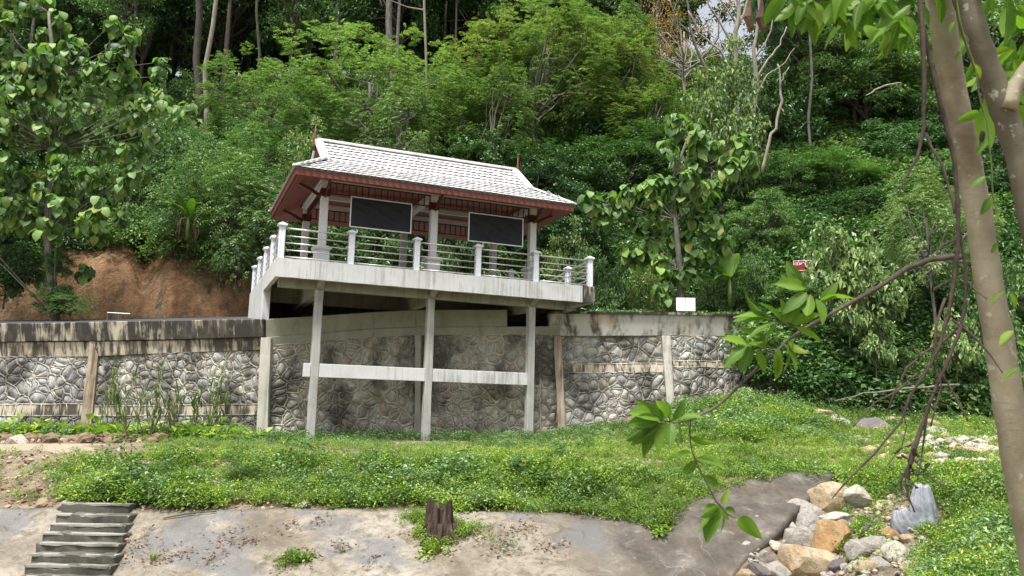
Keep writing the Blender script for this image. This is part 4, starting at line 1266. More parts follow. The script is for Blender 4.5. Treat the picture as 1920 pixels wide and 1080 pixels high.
# scattered small rubble (too small to pick apart)
def rubble(name, pts, smin, smax, mat, kind='stuff', seed=3):
    r_ = np.random.default_rng(seed); mb = MB()
    base = []
    for k in range(6):
        me = rock_mesh(900 + k, mat, 1, .8, .6, 1)
        base.append((np.array([v.co[:] for v in me.vertices]), np.array([p.vertices[:] for p in me.polygons])))
    for (X, Y, Z) in pts:
        V, T = base[r_.integers(6)]; s_ = smin + (smax - smin) * r_.random() ** 2.5
        a_ = r_.uniform(0, 6.28); R_ = np.array([[math.cos(a_), -math.sin(a_), 0], [math.sin(a_), math.cos(a_), 0], [0, 0, 1]])
        tl = r_.normal(0, .4, 2); 
        W_ = (V * s_ * r_.uniform(.7, 1.3, 3)) @ R_.T; W_[:, 2] += W_[:, 0] * tl[0] * .5 + W_[:, 1] * tl[1] * .5
        mb.add(W_ + [X, Y, Z + s_ * .2], None, T)
    o = mb.obj(name, mat, None); o['kind'] = kind; return o
def scatter(b0, b1, D0, D1, n, r_=rng, f=None):
    b_ = r_.uniform(b0, b1, n); D = r_.uniform(D0, D1, n); X, Y = XY(b_, D); return X, Y, (f or ground_z)(X, Y)
def inreg(b0, b1, D0, D1, n, mat, name, s0, s1, seed):
    X, Y, Z = scatter(b0, b1, D0, D1, n, np.random.default_rng(seed)); rubble(name, zip(X, Y, Z), s0, s1, mat, seed=seed)
inreg(1385, 1700, 11.0, 16.0, 1300, 'boulder_grey', 'gully_gravel', .015, .13, 11)
inreg(1440, 1700, 11.0, 16.0, 400, 'boulder_tan', 'gully_gravel', .02, .13, 12)
inreg(1720, 1960, 17.0, 22.5, 700, 'boulder_pale', 'stone_scatter', .04, .26, 13)
inreg(1600, 1960, 15.6, 23.5, 260, 'boulder_tan', 'stone_scatter', .05, .28, 23)
inreg(-60, 330, 22.8, 24.3, 260, 'boulder_tan', 'rubble_heap', .04, .18, 14)
inreg(-60, 330, 22.8, 24.3, 420, 'log_wood', 'rubble_heap', .04, .34, 15)
inreg(-60, 600, 15.2, 17.6, 900, 'boulder_tan', 'bank_pebbles', .015, .08, 16)
inreg(-60, 500, 15.4, 18.6, 500, 'log_wood', 'bank_debris', .015, .09, 18)
inreg(-100, 1400, 12.5, 15.5, 500, 'boulder_dark', 'slope_debris', .008, .035, 17)
inreg(-100, 1400, 12.5, 15.6, 900, 'boulder_tan', 'slope_grit', .006, .03, 19)
# leaf and bark litter on the slope
def litter(name, cen, n, spread, seed):
    r_ = np.random.default_rng(seed); P = []
    for (x, y, s_) in cen:
        g, D = pix_ground(x, y, d0=11.5)
        k = int(n * s_)
        q = r_.normal(0, 1, (k, 2)) * spread * s_
        X = g[0] + q[:, 0]; Y = g[1] + q[:, 1] * .8
        P.append(np.stack([X, Y, ground_z(X, Y) + .10 + r_.uniform(0, .05, k)], -1))
    P = np.concatenate(P)
    V, T = leaves(P, rdir(len(P), r_) * [1, 1, .35], rdir(len(P), r_) * [.4, .4, 1], r_.uniform(.04, .11, len(P)), r_.uniform(.02, .05, len(P)))
    o = plain(name, mesh_np(name, V, T, 'leaf_litter')); o['kind'] = 'stuff'
litter('leaf_litter', [(425, 1020, .9), (470, 1030, .5), (240, 1030, 1.0), (235, 1050, 1.0), (330, 1050, .6), (300, 1062, .6), (540, 1000, .6), (395, 1055, .8), (560, 1060, .9), (600, 990, .5),
                      (790, 1010, 1.0), (830, 1030, 1.2), (860, 1015, 1.0), (890, 1010, .7), (970, 1010, .8), (985, 1000, .6), (940, 1050, .6), (1030, 1040, .9), (700, 1065, .4), (640, 1040, .4), (150, 950, .8), (60, 930, 1.0), (200, 935, 1.2), (450, 940, 1.2), (560, 945, 1.)], 55, .24, 21)

# ------------------------------------------------------------------ grey plastic sack
sg, sD2 = pix_ground(1718, 985, d0=12)
sk = empty('plastic_sack', sg, 'torn grey plastic sack crumpled on the gully bank beside the hanging vines', 'sack')
def sack(cx_, cz_, w_, h_, ph, name):
    nA, nZ = 40, 14; V = []
    for j in range(nZ):
        z = j / (nZ - 1)
        for i in range(nA):
            a_ = i / nA * 2 * math.pi
            fold_ = .11 * abs(math.sin(4.5 * a_ + ph + .6 * z)) + .05 * math.sin(11 * a_ + 2 * z * 3 + ph) + .02 * math.sin(23 * a_ + 5 * z)
            env = (.5 + .5 * math.sin(math.pi * min(1, .3 + z * .62))) 
            r_ = env * (1 + fold_ * 2.2)
            V.append((cx_ + w_ * r_ * math.cos(a_) * (1 - .25 * z ** 4), w_ * .6 * r_ * math.sin(a_), cz_ + h_ * z + .02 * math.sin(5 * a_ + ph) * z))
    V += [(cx_, 0, cz_ + h_ * .93)]
    Q = [(j * nA + i, j * nA + (i + 1) % nA, (j + 1) * nA + (i + 1) % nA, (j + 1) * nA + i) for j in range(nZ - 1) for i in range(nA)]
    T = [((nZ - 1) * nA + i, (nZ - 1) * nA + (i + 1) % nA, nZ * nA) for i in range(nA)]
    o = plain(name, MB().add(V, Q, T).mesh(name, 'plastic_sack', True), sk, rot=(-.1, .08 if cx_ > 0 else -.25, -.38))
sack(.13, -.06, .21, .78, 0.3, 'hanging_sheet'); sack(-.20, -.10, .20, .42, 1.7, 'crumpled_base')

# ------------------------------------------------------------------ signs
g = at(1286, 583, 29.0)
wb = empty('blank_board', g, 'pair of blank white board panels standing on the parapet below the big-leaved tree', 'sign')
rr = np.array([HR[0], HR[1], 0])
for k, xo in enumerate((-.178, .178)):
    c = rr * xo
    MB().bar(g + c - rr * .168 + [0, 0, .24], g + c + rr * .168 + [0, 0, .24], .02, .48).obj('panel', 'sign_white', wb, bevel=.004)
for xo in (-.30, .0, .30):
    MB().bar(g + rr * xo + [0.02, .05, -.5], g + rr * xo + [0.02, .05, .46], .03, .03, (0, 1, 0)).obj('post', 'steel_rail', wb)
g = at(1504, 497, 27.5)
rs = empty('red_sign', g, 'small red sign with white lettering half hidden in the creepers on the slope', 'sign')
rr2 = np.array([HR[0], HR[1], .05]); rr2 /= np.linalg.norm(rr2)
MB().bar(g - rr2 * .31 + [0, 0, -.02], g + rr2 * .31 + [0, 0, -.02], .02, .36).obj('panel', 'sign_red', rs)
fr = -np.array([HF[0], HF[1], 0]) * .014
b = MB()
for a_, c_ in (((-.30, .15), (.30, .15)), ((-.30, -.19), (.30, -.19)), ((-.30, -.19), (-.30, .15)), ((.30, -.19), (.30, .15))):
    P = [g + rr2 * a_[0] + [0, 0, a_[1]] + fr, g + rr2 * c_[0] + [0, 0, c_[1]] + fr]
    b.tube(P, .007, 4)
b.obj('border', 'sign_white', rs)
glyphs = [[(-.25, -.0), (-.25, .08), (-.22, .10), (-.19, .08), (-.19, 0)], [(-.16, .0), (-.165, .07), (-.13, .10), (-.10, .07), (-.10, .0), (-.13, .01)], [(-.07, .10), (-.07, .01), (-.03, .03), (-.01, .09)],
          [(.02, .07), (.05, .10), (.08, .07), (.08, .0)], [(.11, .0), (.11, .08), (.14, .10), (.17, .08), (.17, .0)], [(.20, .10), (.20, .01), (.25, .0), (.26, .09)], [(-.15, .125), (-.11, .125)], [(.12, .125), (.16, .13)]]
b = MB()
for s_ in glyphs: b.tube([g + rr2 * u_ + [0, 0, v_] + fr for u_, v_ in s_], .010, 4)
b.obj('lettering', 'sign_white', rs)
MB().tube([g + [0, 0.03, -1.6], g + [0, 0.03, .1]], .025, 6).obj('post', 'bark_grey', rs)
# little white pipe bench on the road edge, left
g = at(222, 596, 29.5)
pb = empty('white_pipe_bench', g, 'thin white pipe bench frame standing on the road in front of the orange earth cut', 'frame')
MB().tube([g - rr * .42 + [0, 0, .19], g + rr * .42 + [0, 0, .16]], .018, 6).obj('top_bar', 'sign_white', pb)
for xo in (-.41, .0, .1):
    MB().tube([g + rr * xo + [0, 0, -.3], g + rr * xo + [0, 0, .18]], .012, 6).obj('leg', 'bark_grey', pb)
# pipes / sticks on the bank
for (xa, ya, xb, yb, lab, mt, nm, r_) in ((497, 907, 520, 922, 'short black plastic pipe lying in the weeds on the bank', 'black_plastic', 'pipe', .02),
                                     (40, 942, 70, 932, 'short dark pipe lying on bare soil left of the steps', 'black_plastic', 'pipe', .02),
                                     (305, 984, 405, 972, 'thin long stick lying on the slope near the steps', 'twig_brown', 'stick', .012)):
    A, _ = pix_ground(xa, ya, d0=12); B, _ = pix_ground(xb, yb, d0=12)
    md = (A + B) / 2 + [0, 0, .10 + (.03 if nm == 'stick' else 0)]
    o = empty(nm, md, lab, nm)
    MB().tube([A + [0, 0, .10], md, B + [0, 0, .10]], r_, 7).obj('shaft', mt, o, True)
#@@PART3
# ------------------------------------------------------------------ scattering (stuff only): points -> instances of a real clump that stands in the scene
def scatter_gn(name, P, yaw, tilt, scl, src):
    me = bpy.data.meshes.new(name)
    me.vertices.add(len(P)); me.vertices.foreach_set('co', np.asarray(P, np.float32).ravel())
    a = me.attributes.new('rot', 'FLOAT_VECTOR', 'POINT')
    R = np.stack([tilt[:, 0], tilt[:, 1], yaw], -1).astype(np.float32); a.data.foreach_set('vector', R.ravel())
    a = me.attributes.new('scl', 'FLOAT', 'POINT'); a.data.foreach_set('value', np.asarray(scl, np.float32))
    o = bpy.data.objects.new(name, me); COL.objects.link(o); o['kind'] = 'stuff'
    g = bpy.data.node_groups.new(name, 'GeometryNodeTree')
    g.interface.new_socket('Geometry', in_out='INPUT', socket_type='NodeSocketGeometry')
    g.interface.new_socket('Geometry', in_out='OUTPUT', socket_type='NodeSocketGeometry')
    i_, o_ = g.nodes.new('NodeGroupInput'), g.nodes.new('NodeGroupOutput')
    ip = g.nodes.new('GeometryNodeInstanceOnPoints')
    oi = g.nodes.new('GeometryNodeObjectInfo'); oi.inputs['Object'].default_value = src; oi.inputs['As Instance'].default_value = True
    r_ = g.nodes.new('GeometryNodeInputNamedAttribute'); r_.data_type = 'FLOAT_VECTOR'; r_.inputs['Name'].default_value = 'rot'
    s_ = g.nodes.new('GeometryNodeInputNamedAttribute'); s_.data_type = 'FLOAT'; s_.inputs['Name'].default_value = 'scl'
    g.links.new(i_.outputs[0], ip.inputs['Points']); g.links.new(oi.outputs['Geometry'], ip.inputs['Instance'])
    g.links.new(r_.outputs[0], ip.inputs['Rotation']); g.links.new(s_.outputs[0], ip.inputs['Scale'])
    g.links.new(ip.outputs[0], o_.inputs[0])
    m = o.modifiers.new('scatter', 'NODES'); m.node_group = g
    return o
def clump_mesh(name, mat, n, r, h, ln, wd, r_, up=.5, kind='leafy', fold=.15):
    if kind == 'leafy':
        th = r_.uniform(0, 6.28, n); rr_ = r * np.sqrt(r_.random(n)); z = h * r_.random(n) ** .6 * (1 - .5 * (rr_ / r) ** 2)
        P = np.stack([rr_ * np.cos(th), rr_ * np.sin(th), z], -1)
        Dr = rdir(n, r_) * [1, 1, .5] + P * [1 / r, 1 / r, 0] * .6
        Nn = rdir(n, r_) * (1 - up) + [0, 0, up * 1.4]
        V, T = leaves(P, Dr, Nn, r_.uniform(.6, 1.25, n) * ln, r_.uniform(.7, 1.2, n) * wd, fold, .12)
        return mesh_np(name, V, T, mat)
    if kind == 'grass':
        th = r_.uniform(0, 6.28, n); lean = r_.uniform(.1, .8, n); P = np.stack([r * .3 * np.cos(th) * r_.random(n), r * .3 * np.sin(th) * r_.random(n), np.zeros(n)], -1)
        out = np.stack([np.cos(th), np.sin(th), np.zeros(n)], -1); L_ = r_.uniform(.5, 1.1, n)[:, None] * ln
        d1 = nrm(out * lean[:, None] * .6 + [0, 0, 1]); d2 = nrm(out * lean[:, None] * 1.8 + [0, 0, .55])
        sd_ = np.stack([-np.sin(th), np.cos(th), np.zeros(n)], -1) * wd / 2
        A, B = P - sd_, P + sd_; Mi = P + d1 * L_ * .55; C_, D_ = Mi - sd_ * .8, Mi + sd_ * .8; E_ = Mi + d2 * L_ * .5
        V = np.stack([A, B, D_, C_, E_], 1).reshape(-1, 3); i = np.arange(n)[:, None] * 5
        T = np.concatenate([i + np.array([[0, 1, 2]]), i + np.array([[0, 2, 3]]), i + np.array([[3, 2, 4]])])
        return mesh_np(name, V, T, mat)
    if kind == 'fern':      # pinnate sprays
        V, T = sprays(np.zeros((n, 3)) + np.stack([r_.normal(0, r * .25, n), r_.normal(0, r * .25, n), r_.uniform(0, h, n)], -1),
                      rdir(n, r_) * [1, 1, .25] + [0, 0, .35], r_, r, ln, wd, 9)
        return mesh_np(name, V, T, mat)
def sprays(P, Dr, r_, length, ln, wd, pairs=7, droop=.45):
    n = len(P); Dr = nrm(Dr)
    L_ = length * r_.uniform(.7, 1.2, n)
    t = (np.arange(pairs) + 1.0) / pairs
    S = nrm(np.cross(Dr, [0, 0, 1.]) + 1e-4)
    Q = P[:, None, :] + Dr[:, None, :] * (L_[:, None] * t)[..., None]
    Q[..., 2] -= droop * L_[:, None] * t ** 2
    tang = nrm(Dr[:, None, :] - np.stack([np.zeros_like(t), np.zeros_like(t), 2 * droop * t], -1)[None])
    Vs, Ts, off = [], [], 0
    for sg in (-1, 1):
        d = nrm(S[:, None, :] * sg + tang * .45 + [0, 0, -.12])
        p = Q.reshape(-1, 3); dd = d.reshape(-1, 3)
        nn = np.tile([0, 0, 1.], (len(p), 1)) + r_.normal(0, .25, (len(p), 3))
        env = np.tile(np.sin(np.pi * (.15 + .8 * t)), n)
        V, T = leaves(p, dd, nn, ln * env * r_.uniform(.8, 1.15, len(p)), wd * (.6 + .4 * env), .05, .1)
        Vs.append(V); Ts.append(T + off); off += len(V)
    return np.concatenate(Vs), np.concatenate(Ts)

# ------------------------------------------------------------------ tree kinds
def tree_meshes(seed, kind, Hc, R, Hr, ncl, per, mat, bark, trunk_r=.16, clump_r=.9, ln=.18, wd=.085, shell=.55, limbs=True, low=-.7):
    r_ = np.random.default_rng(seed)
    # clump centres inside an uneven ellipsoid
    C = []
    ph = r_.uniform(0, 6.28, 6)
    while len(C) < ncl:
        d = rdir(1, r_)[0]
        if d[2] < low: continue
        rad = (shell + (1 - shell) * r_.random() ** .5)
        lob = 1 + .22 * math.sin(3 * math.atan2(d[1], d[0]) + ph[0]) + .15 * math.sin(5 * math.atan2(d[1], d[0]) + ph[1] + 3 * d[2]) + .1 * math.sin(6 * d[2] + ph[2])
        C.append(np.array([d[0] * R * rad * lob, d[1] * R * rad * lob, Hc + d[2] * Hr * rad * lob]))
    C = np.array(C)
    tr = MB()
    k = 8; z = np.linspace(-.6, Hc + .25 * Hr, k)
    wob = np.cumsum(r_.normal(0, .10 * R / 4, (k, 2)), 0) * (np.linspace(0, 1, k)[:, None])
    TP = np.stack([wob[:, 0], wob[:, 1], z], -1)
    tr.tube(TP, np.linspace(trunk_r, trunk_r * .35, k), 8)
    if limbs:
        for c in C[:: max(1, ncl // 26)]:
            hb = Hc - Hr * r_.uniform(.2, .9); hb = max(hb, .25 * Hc)
            b_ = np.array([np.interp(hb, z, TP[:, 0]), np.interp(hb, z, TP[:, 1]), hb])
            m_ = (b_ + c) / 2 + r_.normal(0, .12 * R, 3) * [1, 1, .4] + [0, 0, .05 * R]
            m2 = m_ * .4 + c * .6 + r_.normal(0, .06 * R, 3)
            tr.tube([b_, (b_ + m_) / 2 + r_.normal(0, .03 * R, 3), m_, m2, c], [trunk_r * .42, trunk_r * .33, trunk_r * .25, trunk_r * .16, .012], 5, cap=False)
    tmesh = tr.mesh('trunk', bark, True)
    N_ = ncl * per
    idx = np.repeat(np.arange(ncl), per)
    sizes = r_.uniform(.6, 1.35, ncl)
    g = r_.normal(0, 1, (N_, 3)); g = g / np.linalg.norm(g, axis=1)[:, None] * (r_.random(N_) ** .45)[:, None]
    P = C[idx] + g * clump_r * sizes[idx][:, None] * [1, 1, .55]
    outd = nrm(P - [0, 0, Hc - .3 * Hr])
    if kind == 'feather':
        V, T = sprays(P, outd * [1, 1, .5] + rdir(N_, r_) * .8 * [1, 1, .3] + [0, 0, .1], r_, clump_r * .75, ln, wd, 6)
    else:
        V, T = leaves(P, outd * .5 + rdir(N_, r_), rdir(N_, r_) * .7 + [0, 0, .8] + outd * .4, r_.uniform(.6, 1.3, N_) * ln, r_.uniform(.7, 1.2, N_) * wd, .15, .25)
    return tmesh, mesh_np('crown', V, T, mat), Hc
KIND = {
    'feather_a': tree_meshes(1, 'feather', 5.0, 3.2, 2.3, 130, 24, 'leaf_feather', 'bark_grey', ln=.17, wd=.06, clump_r=.62, shell=.72),
    'feather_b': tree_meshes(2, 'feather', 4.6, 2.9, 2.6, 125, 24, 'leaf_yellow', 'bark_grey', ln=.17, wd=.06, clump_r=.62, shell=.72),
    'feather_c': tree_meshes(3, 'feather', 3.0, 2.6, 2.2, 70, 26, 'leaf_mid', 'bark_dark', ln=.19, wd=.06, clump_r=.8),
    'dense_a': tree_meshes(4, 'leaf', 6.0, 3.4, 3.6, 120, 150, 'leaf_dark', 'bark_dark', ln=.22, wd=.11, clump_r=.7, shell=.65),
    'dense_b': tree_meshes(5, 'leaf', 5.0, 3.0, 3.2, 110, 150, 'leaf_mid', 'bark_dark', ln=.19, wd=.09, clump_r=.65, shell=.65),
    'dense_c': tree_meshes(6, 'leaf', 5.0, 3.0, 3.6, 110, 150, 'leaf_blue', 'bark_dark', ln=.24, wd=.09, clump_r=.62, shell=.65),
    'bush_a': tree_meshes(7, 'leaf', 1.5, 1.6, 1.5, 70, 110, 'leaf_mid', 'bark_dark', ln=.15, wd=.08, clump_r=.5, trunk_r=.06, low=-.9),
    'bush_b': tree_meshes(8, 'leaf', 1.5, 1.6, 1.5, 70, 90, 'leaf_yellow', 'bark_dark', ln=.17, wd=.09, clump_r=.5, trunk_r=.06, low=-.9),
    'bush_c': tree_meshes(9, 'leaf', 1.6, 1.6, 1.5, 70, 110, 'leaf_dark', 'bark_dark', ln=.16, wd=.08, clump_r=.5, trunk_r=.06, low=-.9),
    'broad_creeper': tree_meshes(10, 'leaf', 1.2, 1.5, 1.2, 45, 38, 'leaf_feather', 'bark_dark', ln=.26, wd=.22, clump_r=.45, trunk_r=.05, low=-.9),
    'slender_a': tree_meshes(11, 'leaf', 15.0, 2.8, 3.2, 60, 90, 'leaf_dark', 'bark_grey', ln=.26, wd=.13, clump_r=1.0, trunk_r=.17),
    'slender_b': tree_meshes(12, 'leaf', 13.0, 2.4, 4.4, 60, 90, 'leaf_mid', 'bark_dark', ln=.26, wd=.12, clump_r=.9, trunk_r=.13),
    'pole_a': tree_meshes(15, 'leaf', 17.0, 3.0, 3.4, 60, 90, 'leaf_dark', 'bark_dark', ln=.28, wd=.14, clump_r=1.1, trunk_r=.26),
    'fern_bush': tree_meshes(13, 'feather', 1.3, 1.7, 1.3, 42, 14, 'leaf_mid', 'bark_dark', ln=.20, wd=.055, clump_r=.9, trunk_r=.05),
    'orange_tree': tree_meshes(14, 'leaf', 5.4, 2.6, 2.6, 60, 26, 'leaf_orange', 'bark_pale', ln=.16, wd=.07, clump_r=.6, trunk_r=.11),
}
WHAT = {'feather_a': 'tree', 'feather_b': 'tree', 'feather_c': 'tree', 'dense_a': 'tree', 'dense_b': 'tree', 'dense_c': 'tree', 'bush_a': 'bush', 'bush_b': 'bush', 'bush_c': 'bush',
        'broad_creeper': 'creeper', 'slender_a': 'tree', 'slender_b': 'tree', 'pole_a': 'tree', 'fern_bush': 'shrub', 'orange_tree': 'tree'}
NAME = {'feather_a': 'feathery_tree', 'feather_b': 'feathery_tree', 'feather_c': 'feathery_tree', 'dense_a': 'evergreen_tree', 'dense_b': 'leafy_tree', 'dense_c': 'leafy_tree', 'bush_a': 'bush', 'bush_b': 'bush',
        'bush_c': 'bush', 'broad_creeper': 'creeper_mound', 'slender_a': 'slender_tree', 'slender_b': 'slender_tree', 'pole_a': 'tall_tree', 'fern_bush': 'fern_shrub', 'orange_tree': 'orange_leaved_tree'}
def place_tree(kind, X, Y, Z, s, sz, label, group=None, yaw=None):
    t, c, hc = KIND[kind]
    r_ = empty(NAME[kind], (X, Y, Z), label, WHAT[kind], group)
    yaw = rng.uniform(0, 6.28) if yaw is None else yaw
    plain('trunk', t, r_, rot=(0, 0, yaw), sc=(s, s, sz)); plain('crown', c, r_, rot=(0, 0, yaw), sc=(s, s, sz))
    return r_
def crown_at(kind, x, y, D, Rpx, label, group=None, f=None, szr=(.55, 1.9)):
    t, c, hc = KIND[kind]
    p = at(x, y, D); R0 = {'fern_bush': 1.9, 'broad_creeper': 1.7}.get(kind, None)
    if R0 is None: R0 = {'f': 3.4, 'd': 3.3, 'b': 1.8, 's': 2.8, 'o': 2.7, 'p': 3.2}[kind[0]]
    s = Rpx * D / FPX / R0
    zb = float((f or hill_z)(p[0], p[1]))
    sz = np.clip((p[2] - zb) / hc, szr[0] * s, szr[1] * s)
    return place_tree(kind, p[0], p[1], p[2] - sz * hc, s, sz, label, group)
HERO = [
    ('feather_a', 700, 180, 45, 150, 'large light-green feathery tree rising behind the left half of the pavilion roof'),
    ('feather_a', 590, 255, 42, 95, 'feathery tree just left of the roof peak, spreading over its left finial'),
    ('feather_a', 495, 200, 45, 95, 'light-green feathery tree left of the pavilion, standing apart at the slope top'),
    ('feather_a', 745, 262, 41, 85, 'low feathery crown overhanging the middle of the roof ridge'),
    ('feather_b', 1010, 150, 47, 150, 'broad yellow-green feathery tree behind the right end of the roof'),
    ('feather_b', 925, 240, 43, 95, 'feathery tree close behind the right part of the roof ridge'),
    ('feather_b', 1130, 165, 47, 115, 'feathery tree between the broad yellow-green one and the orange-leaved tree'),
    ('feather_b', 1225, 235, 44, 90, 'yellowish feathery tree behind the big-leaved tree on the right'),
    ('feather_a', 1070, 100, 50, 120, 'pale feathery tree highest up behind the right roof end'),
    ('bush_b', 1350, 250, 38, 85, 'dense rounded light-green shrub crown behind the top of the right big-leaved tree'),
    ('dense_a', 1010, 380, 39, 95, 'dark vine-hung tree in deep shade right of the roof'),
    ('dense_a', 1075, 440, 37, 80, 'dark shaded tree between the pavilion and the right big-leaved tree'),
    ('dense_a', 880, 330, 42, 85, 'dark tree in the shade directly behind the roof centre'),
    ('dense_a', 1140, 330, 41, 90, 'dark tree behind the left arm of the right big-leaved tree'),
    ('dense_b', 1480, 340, 38, 75, 'mid-green tree right of the thin leaning bare stem'),
    ('dense_c', 1610, 210, 46, 105, 'bluish-green feathery-looking tree high on the right slope'),
    ('feather_c', 1560, 330, 39, 110, 'drooping green tree on the right slope above the red sign'),
    ('dense_a', 1640, 400, 36, 75, 'dark tree above the creeper-covered mound on the right'),
    ('dense_c', 1690, 300, 42, 110, 'bluish tree just left of the forked foreground trunk'),
    ('dense_b', 1430, 420, 34, 70, 'mid-green bushy tree right of the white board panels'),
    ('dense_b', 1500, 560, 30, 70, 'leafy bush mass behind the end of the right wall'),
    ('feather_a', 1745, 440, 29, 95, 'pale-green weeping bushy tree just left of the foreground trunk'),
    ('dense_c', 1880, 330, 38, 120, 'dense tree seen to the right behind the forked trunk'),
    ('dense_b', 1890, 560, 30, 100, 'leafy tree behind the lower part of the foreground trunk'),
    ('bush_a', 1480, 690, 28.5, 70, 'round bush at the foot of the right wall end'),
    ('bush_a', 1560, 650, 29, 70, 'dark bush right of the round bush at the wall end'),
    ('bush_c', 1640, 680, 28.5, 65, 'dark bush in the hollow below the creepers'),
    ('bush_a', 1730, 700, 27.5, 60, 'bush behind the hanging dead vines'),
    ('bush_c', 1800, 690, 27.5, 65, 'bush just left of the lower foreground trunk'),
    ('bush_a', 1850, 620, 28, 75, 'bush behind the middle of the foreground trunk'),
    ('broad_creeper', 1560, 490, 27.5, 55, 'bright broad-leaved creeper mound beside the red sign'),
    ('broad_creeper', 1620, 520, 27.2, 55, 'bright creeper mound right of the one beside the red sign'),
    ('broad_creeper', 1660, 560, 26.8, 42, 'creeper curtain hanging lowest on the right slope'),
    ('broad_creeper', 1590, 575, 26.8, 38, 'small creeper patch below the red sign'),
    ('broad_creeper', 1640, 640, 26.5, 36, 'creeper tuft over the dark hollow'),
    ('broad_creeper', 1790, 640, 26.2, 40, 'creeper on the slope behind the vine tangle'),
    ('fern_bush', 425, 388, 36.0, 80, 'ferny shrub on the earth bank left of the deck railing'),
    ('fern_bush', 480, 400, 35.8, 80, 'ferny shrub touching the left corner of the pavilion eaves'),
    ('fern_bush', 445, 478, 34.8, 42, 'lowest ferny shrub hanging over the orange earth'),
    ('fern_bush', 340, 405, 36.2, 60, 'ferny shrub beside the banana plant on the left bank'),
    ('fern_bush', 500, 340, 38, 80, 'ferny shrub above the left end of the roof'),
    ('bush_a', 330, 330, 40, 75, 'bush in the middle of the left slope'),
    ('bush_b', 560, 330, 39, 55, 'small yellowish bush just left of the roof end'),
    ('dense_b', 400, 300, 43, 60, 'low leafy tree on the open part of the left slope'),
    ('orange_tree', 1285, 75, 52, 105, 'sparse orange-leaved tree at the top of the slope'),
    ('orange_tree', 1225, 50, 55, 60, 'smaller orange-tinged tree left of the sparse orange-leaved one'),
    ('dense_a', 40, 420, 38, 110, 'dark tree behind the left big-leaved tree'),
    ('bush_a', 160, 370, 38.5, 70, 'bush on top of the earth bank behind the left big-leaved tree'),
    ('bush_a', 250, 360, 39, 50, 'bush on the bank edge above the gully in the earth'),
    ('bush_c', 10, 470, 35.5, 60, 'dark bush at the far left edge above the earth cut'),
    ('dense_a', 640, 350, 41, 80, 'dark tree hidden behind the left roof slope'),
    ('dense_a', 770, 380, 40, 90, 'dark tree seen through the open pavilion'),
    ('bush_a', 560, 470, 37, 80, 'bush seen under the eaves behind the left column'),
    ('bush_c', 700, 480, 38, 90, 'bush seen through the middle of the pavilion'),
    ('bush_a', 880, 480, 38, 80, 'bush seen between the right banner and the railing'),
    ('bush_b', 1060, 520, 35, 55, 'bush behind the right corner of the deck'),
    ('bush_a', 1130, 560, 32, 55, 'low bush on the road edge just right of the deck'),
    ('bush_b', 1200, 570, 32, 45, 'low light bush above the right wall, left of the white boards'),
    ('bush_a', 1340, 560, 31.5, 45, 'low bush above the right wall, right of the white boards'),
    ('bush_a', 1400, 540, 31.5, 50, 'bush above the right end of the wall'),
    ('bush_c', 1290, 500, 34, 60, 'dark bush in the shade behind the right big-leaved tree'),
    ('bush_c', 860, 440, 37, 60, 'dark bush seen through the right bay of the pavilion'),
]
HERO += [('dense_b', 250, 118, 80, 60, 'leafy tree closing a gap in the upper wood beside the left big-leaved tree'), ('dense_b', 405, 112, 82, 62, 'leafy tree closing a gap right of the pale leaning trunk'),
    ('dense_a', 330, 90, 84, 80, 'dark tree behind the thick and pale trunks of the left wood'), ('dense_b', 170, 112, 82, 60, 'leafy tree in the upper wood behind the left big-leaved crown'),
    ('dense_a', 860, 120, 84, 70, 'dark tree in the notch between the two feathery tree groups'), ('dense_a', 490, 80, 84, 80, 'dark tree behind the left feathery tree')]
for k in HERO: crown_at(*k)
G_F = 'trees of the wooded slope'
def forest(kind, n, b0, b1, D0, D1, s0, s1, label, group, seed, mind=2.4, avoid=None):
    r_ = np.random.default_rng(seed); got = []; roots = []
    tries = 0
    while len(got) < n and tries < 6000:
        tries += 1
        b_, D = r_.uniform(b0, b1), r_.uniform(D0, D1)
        if avoid and avoid(b_, D): continue
        X, Y = XY(b_, D)
        if any((X - g_[0]) ** 2 + (Y - g_[1]) ** 2 < mind ** 2 for g_ in got): continue
        s = r_.uniform(s0, s1)
        roots.append((b_, D, place_tree(kind, float(X), float(Y), float(hill_z(X, Y)) - .1, s, s * r_.uniform(.85, 1.2), label, group)))
        got.append((X, Y))
    marks = [(60, 'beyond the left frame edge'), (330, 'above the left big-leaved tree'), (520, 'above the open left slope'), (760, 'above the left half of the roof'), (980, 'above the right half of the roof'),
             (1180, 'right of the roof'), (1400, 'above the right big-leaved tree'), (1720, 'left of the forked trunk'), (9999, 'behind the forked trunk')]
    base = label.split(' among others')[0].replace(' in the wood along the top of the slope', '').replace(' on the slope', '').replace(' in the dark wood at the top of the left slope', '').replace(' closing the ridge line behind the wood', ' on the ridge line').replace(' on the right slope', '')
    by = {}
    for b_, D, o in roots: by.setdefault(next(t for x_, t in marks if b_ < x_), []).append((b_, D, o))
    ords = ['leftmost', 'second from left', 'third from left', 'fourth from left', 'fifth from left', 'sixth from left', 'seventh from left', 'eighth from left', 'ninth from left', 'tenth from left', 'eleventh from left', 'twelfth from left', 'thirteenth from left', 'fourteenth from left', 'fifteenth from left', 'sixteenth from left', 'seventeenth from left', 'rightmost']
    for t_, L_ in by.items():
        L_.sort(key=lambda v: v[0])
        for k, (b_, D, o) in enumerate(L_): o['label'] = base + ' ' + t_ + ('' if len(L_) == 1 else ', ' + ords[min(k, 17)] + ' there')
SKYGAP = lambda b_, D: (1320 < b_ < 1515 and D > 37) or (1210 < b_ < 1620 and D > 57)
OPEN = lambda b_, D: (250 < b_ < 480 and D < 56)
